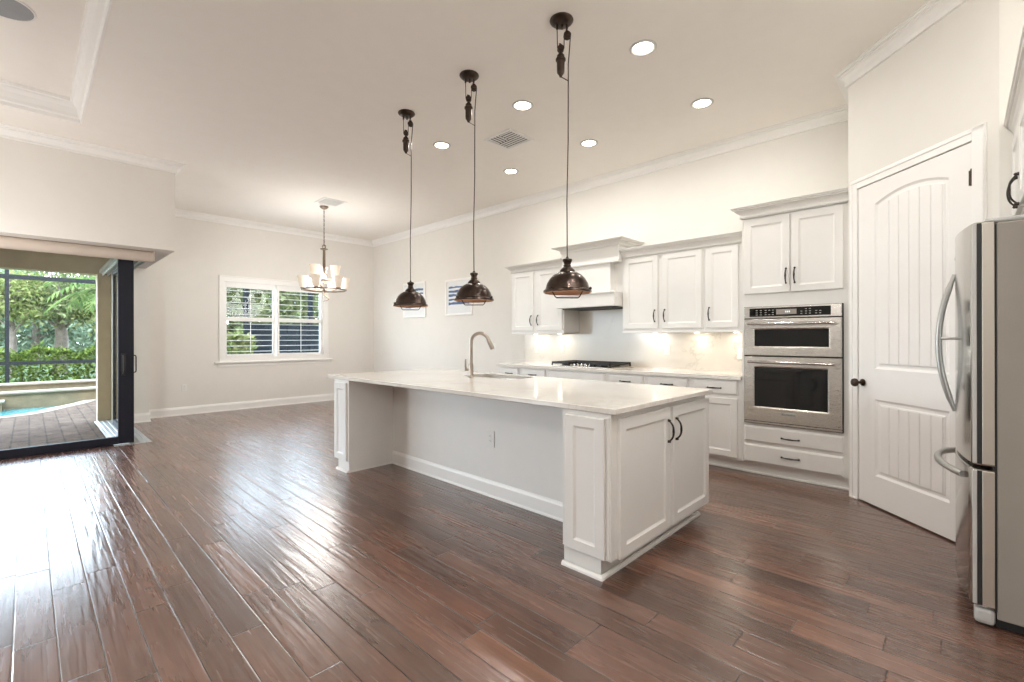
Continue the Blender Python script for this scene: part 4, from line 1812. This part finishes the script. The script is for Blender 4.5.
# ------------------------------------------------------------------ outdoors
m = MB()
m.box(-90, -7.43, -60, 60, -1.6, -1.5)
m.prism([(-90, -60), (-15.3, -60), (-15.3, 60), (-90, 60)], -1.5, -.06)
m.prism([(-15.3, 1.9), (-9.56, 1.9), (-9.56, 60), (-15.3, 60)], -1.5, -.06)
struct(m.build('ground', 'grass'), 'lawn beyond the pool')
m = MB()
edge = [(-11.40, -8.0), (-11.35, -1.2), (-11.45, -.35), (-11.62, .02), (-11.90, .25), (-12.25, .42), (-12.60, .62), (-12.95, .82), (-13.49, 1.02)]
m.prism([(-7.44, -8), (-7.44, .698), (-9.60, .698), (-9.92, .735), (-9.92, 1.89), (-15.29, 1.89), (-15.29, 1.6), (-13.49, 1.6)] + edge[::-1], -.25, -.03)
struct(m.build('patio', 'pavers'), 'paver patio between the sliding door and the pool')
pool = D.objects.new('pool', None)
COL.objects.link(pool)
pool.location = (-13.2, -2, -.1)
ORG[pool] = Vector((-13.2, -2, -.1))
struct(pool, 'swimming pool with pale coping')
m = MB()
m.prism([(-13.49, -8)] + edge[::-1], -.135, -.105)
m.build('water', 'water', pool)
m = MB()
m.sweep(edge[::-1], [(-.02, -.12), (-.02, -.026), (.0, -.022), (.20, -.022), (.22, -.028), (.22, -.05), (.0, -.05), (.0, -.12)])
m.build('coping', 'concrete', pool)
m = MB()
m.box(-14.2, -13.9, -8, 1.55, -.9, .33)
m.build('raised_wall', 'pooltile', pool)
m = MB()
m.box(-14.25, -13.85, -8, 1.58, .33, .37, .008)
m.build('wall_cap', 'concrete', pool)
m = MB()
m.box(-13.89, -13.50, -8, 1.55, -.9, .19)
m.build('ledge_wall', 'pooltile', pool)
m = MB()
m.box(-13.845, -13.45, -8, 1.57, .19, .23, .008)
m.build('ledge_cap', 'concrete', pool)
m = MB()
m.box(-13.498, -13.1, -8, -.37, -.9, .06)
m.build('spa_wall', 'pooltile', pool)
m = MB()
m.box(-13.499, -13.06, -8, -.33, .06, .10, .008)
m.build('spa_cap', 'concrete', pool)


def leaves(m, pts, size, rnd, drop=0.0):
    for p in pts:
        s = size * rnd.uniform(.6, 1.3)
        a = Vector((rnd.gauss(0, 1), rnd.gauss(0, 1), rnd.gauss(0, 1))).normalized()
        b = a.cross(Vector((rnd.gauss(0, 1), rnd.gauss(0, 1), rnd.gauss(0, 1)))).normalized()
        p = Vector(p)
        m.face(m.verts([p - a * s, p - b * s * .45, p + a * s, p + b * s * .45]))


def hedge(name, label, x0, x1, y0, y1, z1, n, seed, size=.075, mat='leaf_hedge'):
    rnd = random.Random(seed)
    t = thing(name, label, {'hedge': 'hedge', 'tall_hedge': 'hedge', 'tree_line': 'trees'}.get(name, 'shrub'), ((x0 + x1) / 2, (y0 + y1) / 2, -.06))
    m = MB()
    pts = []
    for _ in range(n):
        x = x1 - abs(rnd.gauss(0, .12)) if rnd.random() < .7 else rnd.uniform(x0, x1)
        y = rnd.uniform(y0, y1)
        top = z1 + .07 * math.sin(y * 5.1) + .05 * math.sin(y * 11.7)
        zz = rnd.uniform(-.05, top) if rnd.random() < .75 else top + rnd.gauss(0, .06)
        pts.append((x, y, zz))
    leaves(m, pts, size, rnd)
    m.build('foliage', mat, t)
    m = MB()
    k = y0 + .2
    while k < y1:
        m.tube([((x0 + x1) / 2, k, -.07), ((x0 + x1) / 2 + rnd.uniform(-.1, .1), k + rnd.uniform(-.1, .1), z1 * .8)], .025, 5)
        k += .6
    m.build('stems', 'trunk', t)


hedge('hedge', 'clipped green hedge along the far side of the pool', -17.6, -16.9, -4.5, 5.5, 0.94, 20000, 1, .05)


def tree(label, x, y, h, r, n, seed, mat='leaf_tree', size=.16, lean=0.0, tr=.16, low=.35):
    rnd = random.Random(seed)
    t = thing('tree', label, 'tree', (x, y, -.06))
    m = MB()
    pts = [(x, y, -.1), (x + lean * .3, y + .06, h * .35), (x + lean * .7, y - .05, h * .7), (x + lean, y, h * .95)]
    m.tube(pts, tr, 9, rs=[tr * 1.25, tr, tr * .7, tr * .25])
    blobs = []
    for k in range(9):
        a = rnd.uniform(0, 2 * PI)
        rr = r * rnd.uniform(.35, .8)
        zz = h * rnd.uniform(low, .95)
        c = (x + lean * .6 + rr * math.cos(a), y + rr * math.sin(a), zz)
        blobs.append(c)
        m.tube([(x + lean * .5, y, max(h * .25, zz - h * .22)), c], tr * .3, 5, rs=[tr * .35, tr * .12])
    m.build('trunk', 'trunk', t)
    m = MB()
    P = []
    for _ in range(n):
        c = blobs[rnd.randrange(len(blobs))]
        s = r * .42
        P.append((c[0] + rnd.gauss(0, s * .6), c[1] + rnd.gauss(0, s * .6), c[2] + rnd.gauss(0, s * .42)))
    leaves(m, P, size, rnd)
    m.build('foliage', mat, t)


tree('leafy tree with a thick pale trunk behind the middle of the hedge', -24.5, .80, 3.7, 1.5, 4200, 11, size=.085, tr=.19, low=.62)
tree('small leafy tree near the patio pier, behind the hedge', -23.0, 1.9, 3.2, 1.0, 3200, 12, 'leaf_yellow', size=.08, tr=.08)
tree('leafy tree left of the thick pale trunk, behind the hedge', -26.0, -1.5, 3.9, 1.6, 3600, 13, size=.085)
tree('yellow green tree at the left edge of the sliding door view', -24.0, -.45, 3.7, 1.2, 2600, 14, 'leaf_yellow', size=.08, tr=.10, low=.55)
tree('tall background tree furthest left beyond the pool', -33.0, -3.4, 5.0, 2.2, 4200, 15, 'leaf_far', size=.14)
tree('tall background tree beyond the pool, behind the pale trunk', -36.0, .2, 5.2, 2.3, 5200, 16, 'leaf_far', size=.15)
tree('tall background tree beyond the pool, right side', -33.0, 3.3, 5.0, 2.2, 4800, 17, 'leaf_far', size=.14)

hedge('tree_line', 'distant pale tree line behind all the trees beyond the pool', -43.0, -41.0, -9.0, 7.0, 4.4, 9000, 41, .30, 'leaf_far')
hedge('tall_hedge', 'tall leafy hedge behind the fence outside the nook window', -15.9, -15.1, 3.2, 8.2, 2.8, 11000, 42, .15, 'leaf_tree')
hedge('shrub', 'bright green shrub outside the left window shutter', -12.6, -11.8, 2.5, 3.66, 1.30, 2400, 21, .09, 'leaf_yellow')
# palm
pm = thing('palm_tree', 'palm with drooping fronds near the patio pier', 'palm', (-18.3, 1.75, -.06))
m = MB()
m.tube([(-18.3, 1.75, -.1), (-18.32, 1.72, 1.4), (-18.3, 1.75, 2.75)], .12, 9, rs=[.16, .12, .11])
m.build('trunk', 'trunk', pm)
m = MB()
rnd = random.Random(31)
for k in range(16):
    a = 2 * PI * k / 16 + rnd.uniform(-.1, .1)
    el = rnd.uniform(.1, .8)
    prev = Vector((-18.3, 1.75, 2.75))
    d = Vector((math.cos(a) * math.cos(el), math.sin(a) * math.cos(el), math.sin(el)))
    for j in range(14):
        d = (d + Vector((0, 0, -.10))).normalized()
        nxt = prev + d * .12
        side = d.cross(Vector((0, 0, 1))).normalized()
        for s in (-1, 1):
            tip = nxt + side * s * .34 * math.sin(PI * (j + 2) / 17) + d * .12 - Vector((0, 0, .12))
            m.face(m.verts([prev, nxt, tip]))
        prev = nxt
m.build('fronds', 'leaf_palm', pm)

# pool cage
cg = thing('pool_cage', 'dark metal pool screen enclosure frame along the hedge', 'screen enclosure', (-16.4, -1, -.06))
for y in (-5.2, -2.9, -.365, 2.1, 4.6):
    m = MB()
    m.box(-16.45, -16.35, y - .035, y + .035, -.1, 3.0)
    m.build('post', 'cagemetal', cg)
for z, hh in ((.70, .04), (2.78, .05)):
    m = MB()
    m.box(-16.44, -16.36, -6, 5.6, z - hh, z + hh)
    m.build('beam', 'cagemetal', cg)
# fence seen through the nook window
fn = thing('fence', 'dark slate blue fence outside the right window shutter', 'fence', (-12.7, 5.4, -.06))
m = MB()
for k in range(11):
    m.box(-12.72, -12.68, 3.73 + k * .32, 4.04 + k * .32, -.07, 1.66, .004)
m.build('boards', 'fencepanel', fn)
for y in (3.72, 5.30, 7.24):
    m = MB()
    m.box(-12.76, -12.66, y - .05, y + .05, -.07, 2.9, .004)
    m.build('post', 'fencepanel', fn)
